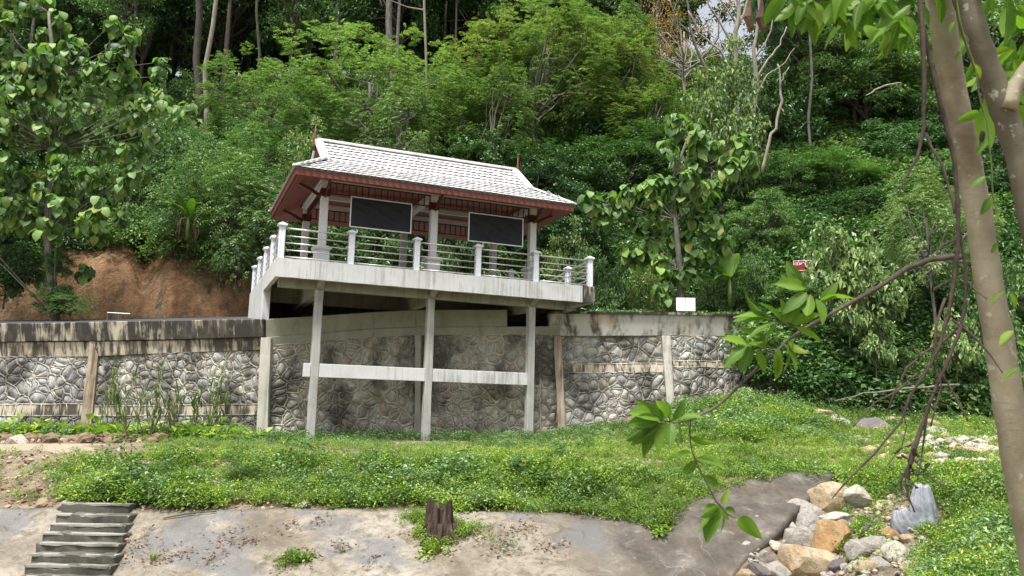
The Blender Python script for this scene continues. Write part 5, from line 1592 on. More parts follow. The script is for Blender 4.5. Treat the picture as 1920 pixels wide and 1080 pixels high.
forest('pole_a', 12, -150, 1000, 58, 78, .9, 1.25, 'tall thick-trunked tree in the dark wood at the top of the left slope', 'thick-trunked trees of the upper wood', 101, 4.5, SKYGAP)
forest('slender_a', 18, -200, 1300, 54, 82, .85, 1.2, 'slender tree in the wood along the top of the slope', 'slender pale-trunked trees of the upper wood', 102, 3.2, SKYGAP)
forest('slender_b', 26, -200, 2100, 50, 84, .85, 1.2, 'thin grey-trunked tree in the wood along the top of the slope', 'thin grey-trunked trees of the upper wood', 103, 3.0, SKYGAP)
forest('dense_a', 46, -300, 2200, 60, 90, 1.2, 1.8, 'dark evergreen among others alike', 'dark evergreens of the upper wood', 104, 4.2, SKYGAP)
forest('dense_c', 16, 1400, 2200, 44, 62, .9, 1.35, 'bluish leafy tree among others alike on the right slope', 'bluish trees on the right slope', 105, 4.2, SKYGAP)
forest('dense_b', 18, 1350, 2200, 38, 60, .8, 1.3, 'mid-green leafy tree among others alike on the right slope', 'mid-green trees on the right slope', 106, 4.0, SKYGAP)
forest('dense_a', 30, -300, 1330, 86, 100, 2.0, 2.6, 'tall ridge evergreen', 'tall evergreens on the ridge', 107, 5.0, SKYGAP)
forest('dense_a', 8, 1500, 2300, 80, 100, 1.8, 2.4, 'tall dark evergreen on the right ridge', 'tall evergreens on the right ridge', 108, 6.0, SKYGAP)
forest('dense_b', 22, -300, 1300, 80, 92, 1.0, 1.5, 'leafy tree among others alike on the ridge', 'leafy trees on the ridge', 120, 4.0, SKYGAP)
for k, (x, y, D, R_) in enumerate([(1335, 190, 62, 60), (1400, 215, 64, 60), (1460, 200, 60, 60), (1520, 130, 62, 70), (1375, 235, 54, 60), (1440, 250, 52, 60), (1290, 150, 58, 70)]):
    crown_at(('dense_b', 'dense_a', 'dense_c')[k % 3], x, y, D, R_, 'leafy tree under the patch of sky, ' + ['leftmost but one', 'below its middle', 'below its right part', 'right of it', 'lower left, behind bare stems', 'lower right, behind bare stems', 'beside the orange-leaved tree'][k])
forest('bush_a', 46, -200, 1500, 40, 60, .8, 1.4, 'round mid-green bush among others alike on the slope', 'mid-green bushes on the slope', 109, 2.2, OPEN)
forest('bush_c', 46, -200, 2100, 38, 62, .8, 1.5, 'round dark bush among others alike on the slope', 'dark bushes on the slope', 110, 2.2, OPEN)
forest('feather_c', 16, 500, 2000, 40, 58, .7, 1.1, 'drooping green tree among others alike on the slope', 'drooping green trees on the slope', 111, 4.0, SKYGAP)
# slender trunks that stand out
for x, yb, yt, D, wpx, lab, m_ in ((392, 195, -40, 52, 11, 'pale leaning straight trunk standing out at the edge of the left wood', 'bark_pale'),
                              (377, 140, -40, 56, 17, 'dark thick trunk beside the pale leaning one', 'bark_dark'),
                              (736, 60, -40, 58, 17, 'thick pale-grey trunk above the large feathery tree', 'bark_grey'),
                              (796, 290, -20, 47, 7, 'thin pale trunk rising behind the middle of the roof', 'bark_pale'),
                              (260, 110, -40, 58, 8, 'thin trunk right of the left big-leaved tree top', 'bark_grey'),
                              (492, 90, -40, 60, 7, 'thin trunk above the left feathery tree', 'bark_grey'),
                              (1515, 380, 60, 42, 7, 'thin pale straight trunk on the right slope', 'bark_grey'),
                              (1648, 170, 10, 48, 6, 'thin pale trunk high on the right slope', 'bark_pale')):
    a_ = at(x, yb, D); c_ = at(x + (yb - yt) * (.10 if D == 52 else .015), yt - 300, D)
    a_[2] = min(a_[2], float(hill_z(a_[0], a_[1])) - .1)
    r_ = empty('tree', a_, lab, 'tree')
    n = 9; P = np.array([a_ + (c_ - a_) * t + rng.normal(0, .09, 3) * [1, 1, 0] for t in np.linspace(0, 1, n)])
    MB().tube(P, np.linspace(wpx * D / FPX / 2 * .85, wpx * D / FPX / 2 * .5, n), 8).obj('trunk', m_, r_, True)
    mb = MB()
    for q in range(7):
        s_ = P[4] + (P[-1] - P[4]) * q / 7; e_ = rng.normal(0, 1, 3) * [1.3, 1.3, .4] + [0, 0, .9]
        mb.tube([s_, s_ + e_ * .5 + rng.normal(0, .1, 3), s_ + e_], [.05, .035, .012], 5, False)
    mb.obj('branches', m_, r_, True)
    cr = plain('crown', KIND['dense_a'][1], r_, np.array(c_) - a_ - [0, 0, 4.2], (0, 0, rng.uniform(0, 6)), .75)
# bare pinkish trees by the orange one
def bare_tree(name, lines, D, mat, label):
    a_ = at(lines[0][0][0], lines[0][0][1], D); r_ = empty(name, a_, label, 'tree')
    first = True
    for ln_ in lines:
        pts = [at(x, y, D + d_) for x, y, w_, d_ in [(q + (0,))[:4] for q in ln_]]
        rad = [q[2] * D / FPX / 2 for q in ln_]
        # resample with slight wobble
        P = []; R_ = []
        for i in range(len(pts) - 1):
            for t in (0, .33, .66):
                P.append(pts[i] + (pts[i + 1] - pts[i]) * t + rng.normal(0, .03, 3)); R_.append(rad[i] + (rad[i + 1] - rad[i]) * t)
        P.append(pts[-1]); R_.append(rad[-1])
        MB().tube(P, R_, 7).obj('trunk' if first else 'branch', mat, r_, True); first = False
    return r_
bare_tree('bare_tree', [[(1384, 230, 11), (1380, 150, 10), (1378, 80, 9), (1385, 20, 8), (1380, -60, 6)], [(1378, 90, 5), (1355, 50, 4), (1330, 10, 3), (1322, -40, 2)], [(1380, 60, 5), (1400, 10, 4), (1408, -50, 3)],
    [(1380, 150, 5, 0), (1350, 95, 4, 0), (1310, 60, 3, 0), (1290, 20, 2, 0)], [(1379, 40, 4), (1350, 0, 3), (1335, -50, 2)]], 41.0, 'bark_pale', 'bare pinkish tree, tallest of the leafless ones under the patch of sky')
bare_tree('bare_tree', [[(1414, 225, 10), (1418, 160, 9), (1414, 90, 7), (1424, 20, 6), (1420, -50, 5)], [(1418, 150, 4), (1440, 110, 4), (1462, 85, 3), (1475, 50, 2)], [(1416, 110, 4), (1445, 60, 3), (1452, 10, 2)],
    [(1417, 180, 4), (1438, 140, 3), (1470, 120, 2), (1490, 90, 1.5)]], 40.5, 'bark_pale', 'bare branching tree right of the tallest leafless one')
bare_tree('bare_tree', [[(1428, 325, 6), (1437, 280, 6), (1455, 240, 5.5), (1466, 190, 5), (1462, 150, 4), (1458, 120, 3)], [(1462, 160, 3), (1470, 140, 2), (1480, 125, 1.5)]], 34.0, 'bark_pale', 'thin crooked leaning stem right of the big-leaved tree')
bare_tree('bare_tree', [[(1340, 190, 7), (1325, 130, 6), (1300, 70, 5), (1290, 10, 4), (1283, -40, 3)], [(1318, 110, 4), (1345, 70, 3), (1352, 20, 2)], [(1300, 70, 3), (1270, 40, 2), (1255, 0, 1.5)]], 43.0, 'bark_grey', 'bare greyish tree left of the tallest leafless one')
bare_tree('dead_branch', [[(1622, 180, 2), (1640, 168, 3), (1665, 160, 4), (1690, 155, 2)]], 38.0, 'bark_pale', 'pale dead branch sticking out of the right slope')
bare_tree('dead_branch', [[(1800, 720, 5), (1700, 728, 4), (1620, 740, 3), (1565, 752, 2)]], 25.5, 'bark_grey', 'fallen grey branch at the foot of the right slope')

# ------------------------------------------------------------------ undergrowth on the hill (stuff)
cl_src = {}
def source(name, me, b_, D, label, cat, f):
    X, Y = XY(b_, D); o = plain(name, me, None, (float(X), float(Y), float(f(X, Y)))); o['kind'] = 'stuff'; return o
ug_a = source('undergrowth_clump', clump_mesh('c', 'leaf_mid', 200, .8, .8, .17, .09, np.random.default_rng(31)), 330, 42, 'leafy undergrowth clump on the open left slope', 'plant', hill_z)
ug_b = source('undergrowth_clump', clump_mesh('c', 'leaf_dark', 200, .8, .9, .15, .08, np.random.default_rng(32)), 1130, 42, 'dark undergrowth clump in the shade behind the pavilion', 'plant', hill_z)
ug_c = source('undergrowth_clump', clump_mesh('c', 'leaf_feather', 26, .75, .25, .13, .04, np.random.default_rng(33), kind='fern'), 1500, 33, 'ferny undergrowth clump low on the right slope', 'plant', hill_z)
ug_d = source('undergrowth_clump', clump_mesh('c', 'leaf_yellow', 150, .7, .7, .15, .09, np.random.default_rng(34)), 1560, 31, 'yellow-green undergrowth clump low on the right slope', 'plant', hill_z)
def hill_scatter(name, src, n, seed, b0=-300, b1=2200, D0=27, D1=86, s0=.7, s1=1.6, p=1.2, dens=None):
    r_ = np.random.default_rng(seed)
    b_ = r_.uniform(b0, b1, n * 2); D = D0 + (D1 - D0) * r_.random(n * 2) ** p
    X, Y = XY(b_, D); Z = hill_z(X, Y)
    top = 8.1 + .8 * np.interp(b_, [0, 100, 200, 270, 300, 380, 460, 520], [-2.2, -1.0, -.2, .3, 0, -1.2, -1.5, -3]) + .35 * wav(X, Y, .9) + .2 * wav(X, Y, 2.6)
    start = np.interp(b_, [-900, 480, 700, 1250, 1400, 1430, 2600], [34.4, 35, 36.3, 32.6, 31.5, 26.6, 26.8])
    ok = (D > start) & ((b_ > 520) | (Z > top - .05) | (r_.random(n * 2) < .03))
    if dens is not None: ok &= dens(X, Y, b_, D, r_)
    X, Y, Z, b_, D = [v[ok][:n] for v in (X, Y, Z, b_, D)]
    m = len(X)
    scatter_gn(name, np.stack([X, Y, Z - .1], -1), r_.uniform(0, 6.28, m), r_.normal(0, .2, (m, 2)), r_.uniform(s0, s1, m), src)
noi = lambda X, Y, b_, D, r_: wav(X, Y, .35) + r_.normal(0, .4, len(X)) > -.1
noj = lambda X, Y, b_, D, r_: wav(X, Y, .35) + r_.normal(0, .4, len(X)) < .1
hill_scatter('undergrowth', ug_a, 6500, 41, dens=noi)
hill_scatter('undergrowth', ug_b, 6500, 42, dens=noj)
hill_scatter('ferns', ug_c, 2600, 43, s0=.7, s1=1.5)
hill_scatter('undergrowth', ug_d, 2600, 44, dens=noj)
hill_scatter('undergrowth', ug_b, 1600, 45, b0=1420, b1=2100, D0=26.8, D1=36, p=1.0, s0=.5, s1=1.1)
hill_scatter('undergrowth', ug_a, 1600, 46, b0=1420, b1=2100, D0=26.8, D1=36, p=1.0, s0=.5, s1=1.0)
hill_scatter('undergrowth', ug_a, 260, 47, b0=-200, b1=520, D0=34, D1=37.5, p=1.0, s0=.35, s1=.8)
# plants growing on the road edge above the right wall and behind the deck
r_ = np.random.default_rng(48); m = 700
b_ = r_.uniform(1120, 1440, m); D = r_.uniform(29.3, 32.5, m); X, Y = XY(b_, D)
scatter_gn('roadside_weeds', np.stack([X, Y, np.full(m, 4.15) + (D - 29.3) * .1], -1), r_.uniform(0, 6.28, m), r_.normal(0, .2, (m, 2)), r_.uniform(.3, .75, m), ug_a)

# ------------------------------------------------------------------ meadow and bank weeds (stuff)
def gsrc(name, me, x, y, label):
    g, D = pix_ground(x, y, d0=11); o = plain(name, me, None, g); o['kind'] = 'stuff'; return o
wd_a = gsrc('weed_clump', clump_mesh('c', 'leaf_weed', 120, .20, .26, .048, .026, np.random.default_rng(51), up=.55), 915, 1022, 'small green weed clump growing out of the slope right of the stump')
wd_b = gsrc('weed_clump', clump_mesh('c', 'leaf_mid', 120, .20, .30, .05, .026, np.random.default_rng(52), up=.6), 955, 1040, 'darker weed clump in a crack of the slope right of the stump')
wd_c = gsrc('grass_tuft', clump_mesh('c', 'leaf_grass', 46, .14, 0, .26, .011, np.random.default_rng(53), kind='grass'), 285, 1060, 'grass tuft growing on the slope right of the steps')
wd_d = gsrc('creeping_vine', clump_mesh('c', 'leaf_weed', 40, .24, .10, .10, .085, np.random.default_rng(54), up=.8), 1215, 985, 'creeping vine with rounded leaves trailing down the slope')
wd_e = gsrc('dry_tuft', clump_mesh('c', 'leaf_reed', 26, .16, 0, .30, .012, np.random.default_rng(55), kind='grass'), 640, 1045, 'dry grass tuft on the slope')
def gfield(b_, D, X, Y, r_):
    """how overgrown the ground is, 0..1"""
    w1 = wav(X, Y, 1.1); w2 = wav(X, Y, 2.7)
    d = np.ones(len(b_))
    edge = slab_top(b_) + .20 + .22 * w1 + .16 * w2 - np.interp(b_, [200, 420, 700, 1000, 1180, 1260, 1330, 1480], [0, 0, 0, .1, .6, .9, .2, .1])
    d *= (D > edge) | (b_ > 1570)
    left = np.clip((b_ - 90 - 40 * w1) / 110, .13, 1)
    d *= np.where(D < 18.6, left, np.clip((b_ - 240 - 60 * w1) / 160, .04, 1))
    path = (D > 18.0) & (D < 22.8) & (b_ < 290 + 50 * w1)
    d *= np.where(path, .03, 1)
    d *= np.where((D > 17.2) & (D <= 18.0) & (b_ < 320), .3, 1)
    d *= np.where((b_ > 1430) & (b_ < 1700) & (D < 16.2), .10, 1)
    d *= np.where((b_ >= 1560) & (b_ < 1640) & (D > 14.3) & (D < 16.4), 7, 1)
    d *= np.where((b_ > 1640) & (b_ < 1770) & (D > 12.5) & (D < 15.2), .35, 1)
    d *= np.where((b_ > 1755) & (b_ < 1960) & (D > 17.2) & (D < 22), .28, 1)
    d *= np.where((b_ < 1590) & (D < 14), 0, 1)
    hole = wav(X, Y, .62) + .5 * wav(X, Y, 2.1)
    d *= np.where(hole < -.72, .10, np.where(hole < -.5, .5, 1))
    return np.clip(d, 0, 1)
def meadow(name, src, dens_m2, seed, b0, b1, D0, D1, s0, s1, hum=.6, thr=None, lift=.0):
    r_ = np.random.default_rng(seed)
    area = (b1 - b0) / FPX * (D0 + D1) / 2 * (D1 - D0); n = int(area * dens_m2)
    D = np.sqrt(r_.uniform(D0 ** 2, D1 ** 2, n)); b_ = r_.uniform(b0, b1, n); X, Y = XY(b_, D)
    k = r_.random(n) < gfield(b_, D, X, Y, r_)
    if thr is not None: k &= thr(X, Y, r_, n)
    X, Y, D, b_ = X[k], Y[k], D[k], b_[k]; m = len(X)
    s = np.where((D > 17.7) & (b_ < 1250), .62, 1.0) * r_.uniform(s0, s1, m) * (1 + hum * np.clip(wav(X, Y, 1.4) * 1.2 - .15, -.75, 1.1))
    dz = np.where((D < 15.9) & (b_ < 1560), .07, 0)
    scatter_gn(name, np.stack([X, Y, ground_z(X, Y) + dz + lift - .01], -1), r_.uniform(0, 6.28, m), r_.normal(0, .22, (m, 2)), s, src)
    return m
hi = lambda X, Y, r_, n: wav(X, Y, .9) + r_.normal(0, .35, n) > .0
lo = lambda X, Y, r_, n: wav(X, Y, .9) + r_.normal(0, .35, n) < .15
meadow('bank_weeds', wd_a, 58, 61, -60, 1560, 14.7, 18.6, .65, 1.35)
meadow('bank_weeds', wd_b, 26, 62, -60, 1560, 14.8, 18.4, .6, 1.4, thr=lo)
meadow('bank_grass', wd_c, 30, 63, -60, 1560, 15.3, 19.0, .6, 1.2, thr=hi)
meadow('bank_vines', wd_d, 16, 64, 150, 1500, 14.7, 18.2, .5, 1.0)
meadow('tall_weeds', wd_b, 1.6, 161, 200, 1500, 15.6, 17.8, 1.6, 2.6, thr=lo)
meadow('tall_weeds', wd_a, 1.0, 162, 200, 1500, 15.6, 17.8, 1.5, 2.3, thr=hi)
meadow('tall_weeds', wd_b, .8, 164, 1200, 2050, 17, 27, 1.1, 2.0, thr=lo)
meadow('tall_weeds', wd_a, .9, 165, 1200, 2050, 17, 27, 1.2, 2.2, thr=hi)
meadow('dry_grass', wd_e, 7, 163, 60, 2050, 15.2, 27, .6, 1.2)
meadow('meadow_grass', wd_c, 45, 65, 150, 2050, 18, 28, .6, 1.3)
meadow('meadow_weeds', wd_a, 20, 66, 100, 2050, 18, 28, .6, 1.3)
meadow('meadow_weeds', wd_b, 12, 67, 200, 2050, 21, 28, .8, 1.8, thr=lo)
meadow('gully_weeds', wd_a, 55, 68, 1560, 2050, 13.0, 18.5, .7, 1.5)
meadow('gully_weeds', wd_a, 60, 69, 1650, 2150, 7.0, 13.0, .45, 1.0)
meadow('gully_weeds', wd_b, 25, 70, 1650, 2150, 7.0, 18.5, .5, 1.2)
meadow('gully_grass', wd_c, 40, 71, 1640, 2150, 7.0, 18.5, .5, 1.0)
# taller weeds along the wall foot
r_ = np.random.default_rng(72); st = np.array([(-60, 27.6), (160, 26.0), (330, 25.0), (495, 24.0), (560, 24.2), (700, 25.2), (790, 25.9), (1000, 26.3), (1060, 26.5), (1150, 26.4), (1250, 26.6), (1400, 27.3)])
m = 800; b_ = r_.uniform(-60, 1400, m); D = np.interp(b_, st[:, 0], st[:, 1]) - r_.uniform(0, 1.1, m); X, Y = XY(b_, D)
keep = ~((b_ > 560) & (b_ < 1010) & (D < 24.9) & (r_.random(m) < .5))
X, Y, b_ = X[keep], Y[keep], b_[keep]; m = len(X)
scatter_gn('wall_foot_weeds', np.stack([X, Y, ground_z(X, Y)], -1), r_.uniform(0, 6.28, m), r_.normal(0, .25, (m, 2)), r_.uniform(.5, 1.4, m) * np.where(b_ < 490, 1.3, .9), wd_b)
for (x, y, n_, s_) in ((824, 1012, 40, .22), (798, 1010, 26, .15), (855, 1010, 26, .15), (820, 1035, 26, .18), (840, 965, 20, .2), (790, 975, 20, .16), (535, 1062, 16, .14), (560, 1055, 12, .12), (1210, 980, 20, .2), (1180, 960, 20, .2), (790, 985, 12, .14), (1240, 1000, 12, .15), (905, 1000, 6, .1), (1150, 950, 20, .25)):
    g, D = pix_ground(x, y, d0=11.5); q = np.random.default_rng(int(x)); P = g + q.normal(0, s_, (n_, 3)) * [1, .8, 0]; P[:, 2] = ground_z(P[:, 0], P[:, 1]) + .07
    scatter_gn('slope_weeds', P, q.uniform(0, 6.28, n_), q.normal(0, .2, (n_, 2)), q.uniform(.3, .8, n_), wd_a if x % 20 else wd_d)
q = np.random.default_rng(91); m = 90; b_ = q.uniform(-60, 480, m); D = np.interp(b_, st[:, 0], st[:, 1]) - q.uniform(.1, .9, m); X, Y = XY(b_, D)
scatter_gn('wall_foot_plants', np.stack([X, Y, ground_z(X, Y) + .05], -1), q.uniform(0, 6.28, m), q.normal(0, .3, (m, 2)), q.uniform(1.6, 3.2, m), wd_d)
# small things named singly on the bank
def feather_plant(x, y, h, mat, label, n=40, seed=0):
    g, D = pix_ground(x, y, d0=12); q = np.random.default_rng(seed)
    o = empty('feathery_weed', g, label, 'plant')
    plain('foliage', clump_mesh('c', mat, n, h * .55, h * .9, .07, .02, q, kind='fern'), o)
    MB().tube([g, g + [0, 0, h * .9]], [.012, .004], 5).obj('stem', 'green_stem', o)
feather_plant(450, 905, .75, 'leaf_dark', 'dark feathery weed in the middle of the left bank', 70, 1)
feather_plant(445, 850, .8, 'leaf_yellow', 'bright yellow-green feathery weed rising behind the dark one', 60, 2)
feather_plant(975, 900, .55, 'leaf_blue', 'bluish feathery weed on the bank above right of the stump', 60, 3)
feather_plant(1050, 860, .4, 'leaf_blue', 'small bluish feathery weed near the meadow edge', 40, 4)
feather_plant(1015, 925, .4, 'leaf_dark', 'small dark feathery weed low on the bank', 40, 5)

# ------------------------------------------------------------------ tall reeds against the left wall
def reed(x, y, hpx, n, label, seed, lean=.0, dry=False):
    q = np.random.default_rng(seed); g, D = pix_ground(x, y, d0=14); h = hpx * D / FPX
    o = empty('reed_clump', g, label, 'plant', None)
    stm = MB(); Vs = []; Ts = []; off = 0
    for k in range(n):
        b_ = g + [q.normal(0, .16), q.normal(0, .1), -.05]; hh = h * q.uniform(.55, 1.0)
        tp = b_ + [q.normal(lean, .22), q.normal(0, .12), hh]
        md = (b_ + tp) / 2 + q.normal(0, .04, 3)
        stm.tube([b_, md, tp], [.012, .010, .004], 5, False)
        m_ = 9; t = q.uniform(.25, 1.0, m_)[:, None]; P = b_ * (1 - t) + tp * t
        th = q.uniform(0, 6.28, m_); L_ = q.uniform(.35, .75, m_)
        out = np.stack([np.cos(th), np.sin(th), np.full(m_, 1.9)], -1); out = nrm(out)
        sd_ = nrm(np.cross(out, [0, 0, 1.])) * .020
        P2 = P + out * L_[:, None] * .5; P3 = P2 + nrm(out * [1.5, 1.5, .3]) * L_[:, None] * .5
        V = np.stack([P - sd_, P + sd_, P2 + sd_, P2 - sd_, P3], 1).reshape(-1, 3); i = np.arange(m_)[:, None] * 5
        Vs.append(V); Ts.append(np.concatenate([i + np.array([[0, 1, 2]]), i + np.array([[0, 2, 3]]), i + np.array([[3, 2, 4]])]) + off); off += len(V)
    stm.obj('stems', 'log_wood' if dry else 'green_stem', o, True)
    me = mesh_np('blades', np.concatenate(Vs) - g, np.concatenate(Ts), 'leaf_reed'); plain('blades', me, o)
reed(222, 822, 165, 4, 'tall reed clump beside the rusty pilaster of the left wall', 1, -.15)
reed(236, 822, 115, 3, 'shorter reed clump right of the tallest one at the left wall', 2)
reed(182, 822, 95, 2, 'single short reed in front of the rusty pilaster', 3)
reed(288, 826, 140, 8, 'dry brownish reed clump in the middle of the left wall', 4, dry=True)
reed(318, 826, 120, 6, 'dry reed clump leaning right, second from the middle of the left wall', 5, .15, True)
reed(398, 824, 165, 8, 'greenest tall reed clump nearest the pale corner pilaster', 6)
reed(370, 826, 100, 4, 'low reed clump left of the greenest one', 7)
reed(258, 828, 90, 4, 'low dry reed clump between the tall one and the dry ones', 8, dry=True)

# ------------------------------------------------------------------ big-leaved (teak-like) trees
def big_leaf(seed, L_=1.0, W_=.72, droop=.5, curl=.12, segs=5):
    q = np.random.default_rng(seed); V = []
    ts = np.linspace(0, 1, segs + 1); prof = np.interp(ts, [0, .12, .38, .68, .88, 1], [.18, .74, 1.0, .84, .45, .03])
    for t, w_ in zip(ts, prof):
        x = L_ * (t - droop * .18 * t * t); z = -droop * L_ * t * t * .6
        ww = w_ * W_ / 2 * L_; wv_ = curl * math.sin(t * 9 + seed)
        V += [(x, -ww, z - .05 * ww + ww * (.30 + wv_)), (x, 0, z), (x, ww, z - .05 * ww + ww * (.30 - wv_))]
    F = [(i * 3 + j, i * 3 + 3 + j, i * 3 + 4 + j, i * 3 + 1 + j) for i in range(segs) for j in (0, 1)]
    return np.array(V), np.array(F)
def rot_mat(e):
    return np.array(__import__('mathutils').Euler(tuple(e)).to_matrix())
def teak(x, y, D, clumps, label, seed, leaf=.5, per=(9, 14), trunkw=20):
    q = np.random.default_rng(seed)
    g = at(x, y, D)
    o = empty('big_leaved_tree', g, label, 'tree')
    LV = [big_leaf(k, 1, q.uniform(.72, .86), q.uniform(.35, .9), .1, 6) for k in range(5)]
    LM = [mesh_np('leaf', v, f, 'leaf_teak', True) for v, f in LV]
    rest = MB(); cand = []
    W = []
    top = min(c[1] for c in clumps)
    spine = [g - [0, 0, .5], g]
    for f_, (dx, dy) in zip((.25, .5, .72, .9), q.normal(0, 10, (4, 2))):
        spine.append(at(x + dx + (np.mean([c[0] for c in clumps]) - x) * f_ * .8, y + (top - y) * f_, D + q.normal(0, .2)))
    spine = np.array(spine); r0 = trunkw * D / FPX / 2
    mb = MB(); mb.tube(spine, np.linspace(r0 * 1.2, r0 * .3, len(spine)), 8); mb.obj('trunk', 'bark_grey', o, True)
    lb = MB()
    for (cx, cy, *_) in clumps:
        c = at(cx, cy, D + q.normal(0, .7)); k = q.integers(2, len(spine) - 1)
        zz = spine[:, 2]; below = [i for i in range(1, len(spine)) if zz[i] < c[2] - .2] or [1]
        s_ = spine[below[-1]]; m_ = s_ * .5 + c * .5 + [0, 0, -.12] + q.normal(0, .12, 3)
        lb.tube([s_, m_, c - [0, 0, .05], c + [0, 0, .12]], [.024, .018, .011, .006], 5, False)
        n = q.integers(*per)
        for i in range(n):
            a_ = i * 2.4 + q.uniform(-.3, .3); zoff = -.62 * q.random() ** 1.2; rad = .03
            pit = q.normal(.95 if i < n * .6 else .45, .35)
            s = leaf * q.uniform(.65, 1.2) * (.6 if i > n - 3 else 1)
            p = c + [math.cos(a_) * rad, math.sin(a_) * rad, zoff + .15] + q.normal(0, .05, 3) * [1, 1, 0]
            # short petiole lifts the blade outwards
            p2 = p + np.array([math.cos(a_), math.sin(a_), .12]) * .10
            W.append((p2, (q.normal(0, .25), pit, a_), s, q.integers(5)))
    lb.obj('branches', 'bark_grey', o, True)
    W.sort(key=lambda w_: np.linalg.norm(w_[0] - CAM) - w_[2] * 6)
    for k, (p, e, s, v) in enumerate(W):
        if k < 300: plain('leaf', LM[v], o, p - g, e, float(s))
        else:
            V, F = LV[v]; rest.add((V * s) @ rot_mat(e).T + p, F)
    if rest.n: rest.obj('leaf_mass', 'leaf_teak_mass', o, True)['kind'] = 'stuff'
teak(1276, 600, 30.3, [(1265, 222), (1305, 235), (1335, 268), (1390, 265), (1365, 300), (1252, 268), (1180, 352), (1215, 345), (1108, 368), (1132, 398), (1290, 322), (1240, 392), (1270, 445), (1302, 465), (1335, 465),
    (1358, 450), (1240, 485), (1222, 462), (1196, 472), (1312, 385), (1280, 372), (1335, 340), (1255, 515), (1175, 468), (1345, 410), (1228, 335), (1320, 345), (1160, 372), (1200, 415), (1262, 340), (1300, 300), (1228, 430), (1240, 540), (1330, 430), (1290, 420), (1405, 290), (1140, 365), (1280, 500), (1310, 260), (1222, 375)],
    'big-leaved young tree with drooping leaves behind the right wall, above the white boards', 201, .45, (24, 34), 14)
qq = np.random.default_rng(77); cl = []
OUT = [(-80, -60), (60, -40), (110, 10), (150, 45), (215, 30), (245, 95), (300, 105), (335, 190), (300, 235), (290, 310), (265, 330), (235, 350), (270, 360), (230, 420), (175, 455), (195, 490), (150, 470), (120, 420), (60, 440), (30, 420), (-80, 430)]
def inside(x, y, P):
    c = False
    for i in range(len(P)):
        (x1, y1), (x2, y2) = P[i], P[(i + 1) % len(P)]
        if (y1 > y) != (y2 > y) and x < (x2 - x1) * (y - y1) / (y2 - y1) + x1: c = not c
    return c
while len(cl) < 150:
    x, y = qq.uniform(-80, 340), qq.uniform(-60, 490)
    if inside(x, y, OUT) and all((x - a_) ** 2 + (y - c_) ** 2 < 1e9 and (x - a_) ** 2 + (y - c_) ** 2 > 17 ** 2 for a_, c_ in cl): cl.append((x, y))
cl += [(358, 200), (330, 205), (180, 430), (160, 500), (80, 505), (300, 180), (250, 60)]
teak(104, 598, 31.5, cl, 'tall big-leaved tree filling the left edge of the picture in front of the earth cut', 202, .41, (19, 27), 17)
# ivy on its trunk and shrub at its foot
def small_bush(x, y, D, kind, s, label, zoff=0):
    p = at(x, y, D); place_tree(kind, p[0], p[1], p[2] + zoff, s, s, label)
small_bush(100, 590, 31.0, 'bush_c', .42, 'ivy-like bush wrapped round the foot of the left big-leaved tree')
small_bush(130, 600, 30.6, 'fern_bush', .40, 'small flowering shrub at the road edge right of the left big-leaved tree')
small_bush(105, 520, 31.4, 'bush_c', .35, 'dark ivy clinging halfway up the trunk of the left big-leaved tree')
small_bush(8, 560, 32.5, 'bush_c', .7, 'dark bush hanging over the earth at the far left edge')

# ------------------------------------------------------------------ banana plants
def banana(x, y, D, lvs, label, seed, L_=1.4, dead=0):
    q = np.random.default_rng(seed); g = at(x, y, D); o = empty('banana_plant', g, label, 'plant')
    MB().tube([g - [0, 0, .6], g, g + [0, 0, .5]], [.09, .08, .05], 8).obj('stem', 'green_stem', o, True)
    for az, el, l_ in lvs:
        V = []; n = 9; d = np.array([math.cos(math.radians(az)), math.sin(math.radians(az)), 0]); sd_ = np.array([-d[1], d[0], 0])
        for i in range(n):
            t = i / (n - 1); z = l_ * (math.sin(math.radians(el)) * t - .55 * t * t * math.cos(math.radians(el))); r_ = l_ * math.cos(math.radians(el)) * t * .95
            w_ = .17 * l_ * math.sin(math.pi * min(1, .12 + t * .86)) + .01
            c = d * r_ * 1.25 + [0, 0, z * 1.25 + .5]
            V += [c - sd_ * w_ + [0, 0, .25 * w_ + q.normal(0, .01)], c, c + sd_ * w_ + [0, 0, .25 * w_ + q.normal(0, .01)]]
        F = [(i * 3 + j, i * 3 + 3 + j, i * 3 + 4 + j, i * 3 + 1 + j) for i in range(n - 1) for j in (0, 1)]
        plain('leaf', mesh_np('leaf', np.array(V), np.array(F), 'leaf_near', True), o)
    for k in range(dead):
        a_ = q.uniform(0, 6.28); b = MB(); p = g + [.1 * math.cos(a_), .1 * math.sin(a_), .35]
        P = [p, p + [.25 * math.cos(a_), .25 * math.sin(a_), -.1], p + [.3 * math.cos(a_), .3 * math.sin(a_), -.6], p + [.28 * math.cos(a_), .28 * math.sin(a_), -1.1]]
        b.tube(np.array(P) * 1.0 + q.normal(0, .04, (4, 3)), [.02, .035, .045, .01], 4).obj('dead_leaf', 'dead_leaf', o, True)
banana(352, 425, 34.6, [(150, 45, 1.5), (60, 50, 1.3), (20, 35, 1.3), (200, 60, 1.2), (280, 55, 1.0)], 'banana plant with hanging dead leaves on the left earth bank', 301, dead=7)
banana(1368, 545, 30.2, [(165, 40, 1.2), (100, 70, 1.2), (30, 60, 1.5), (0, 40, 1.1), (200, 20, .9), (60, 75, 1.3)], 'banana plant with upright fresh leaves above the right wall', 302)

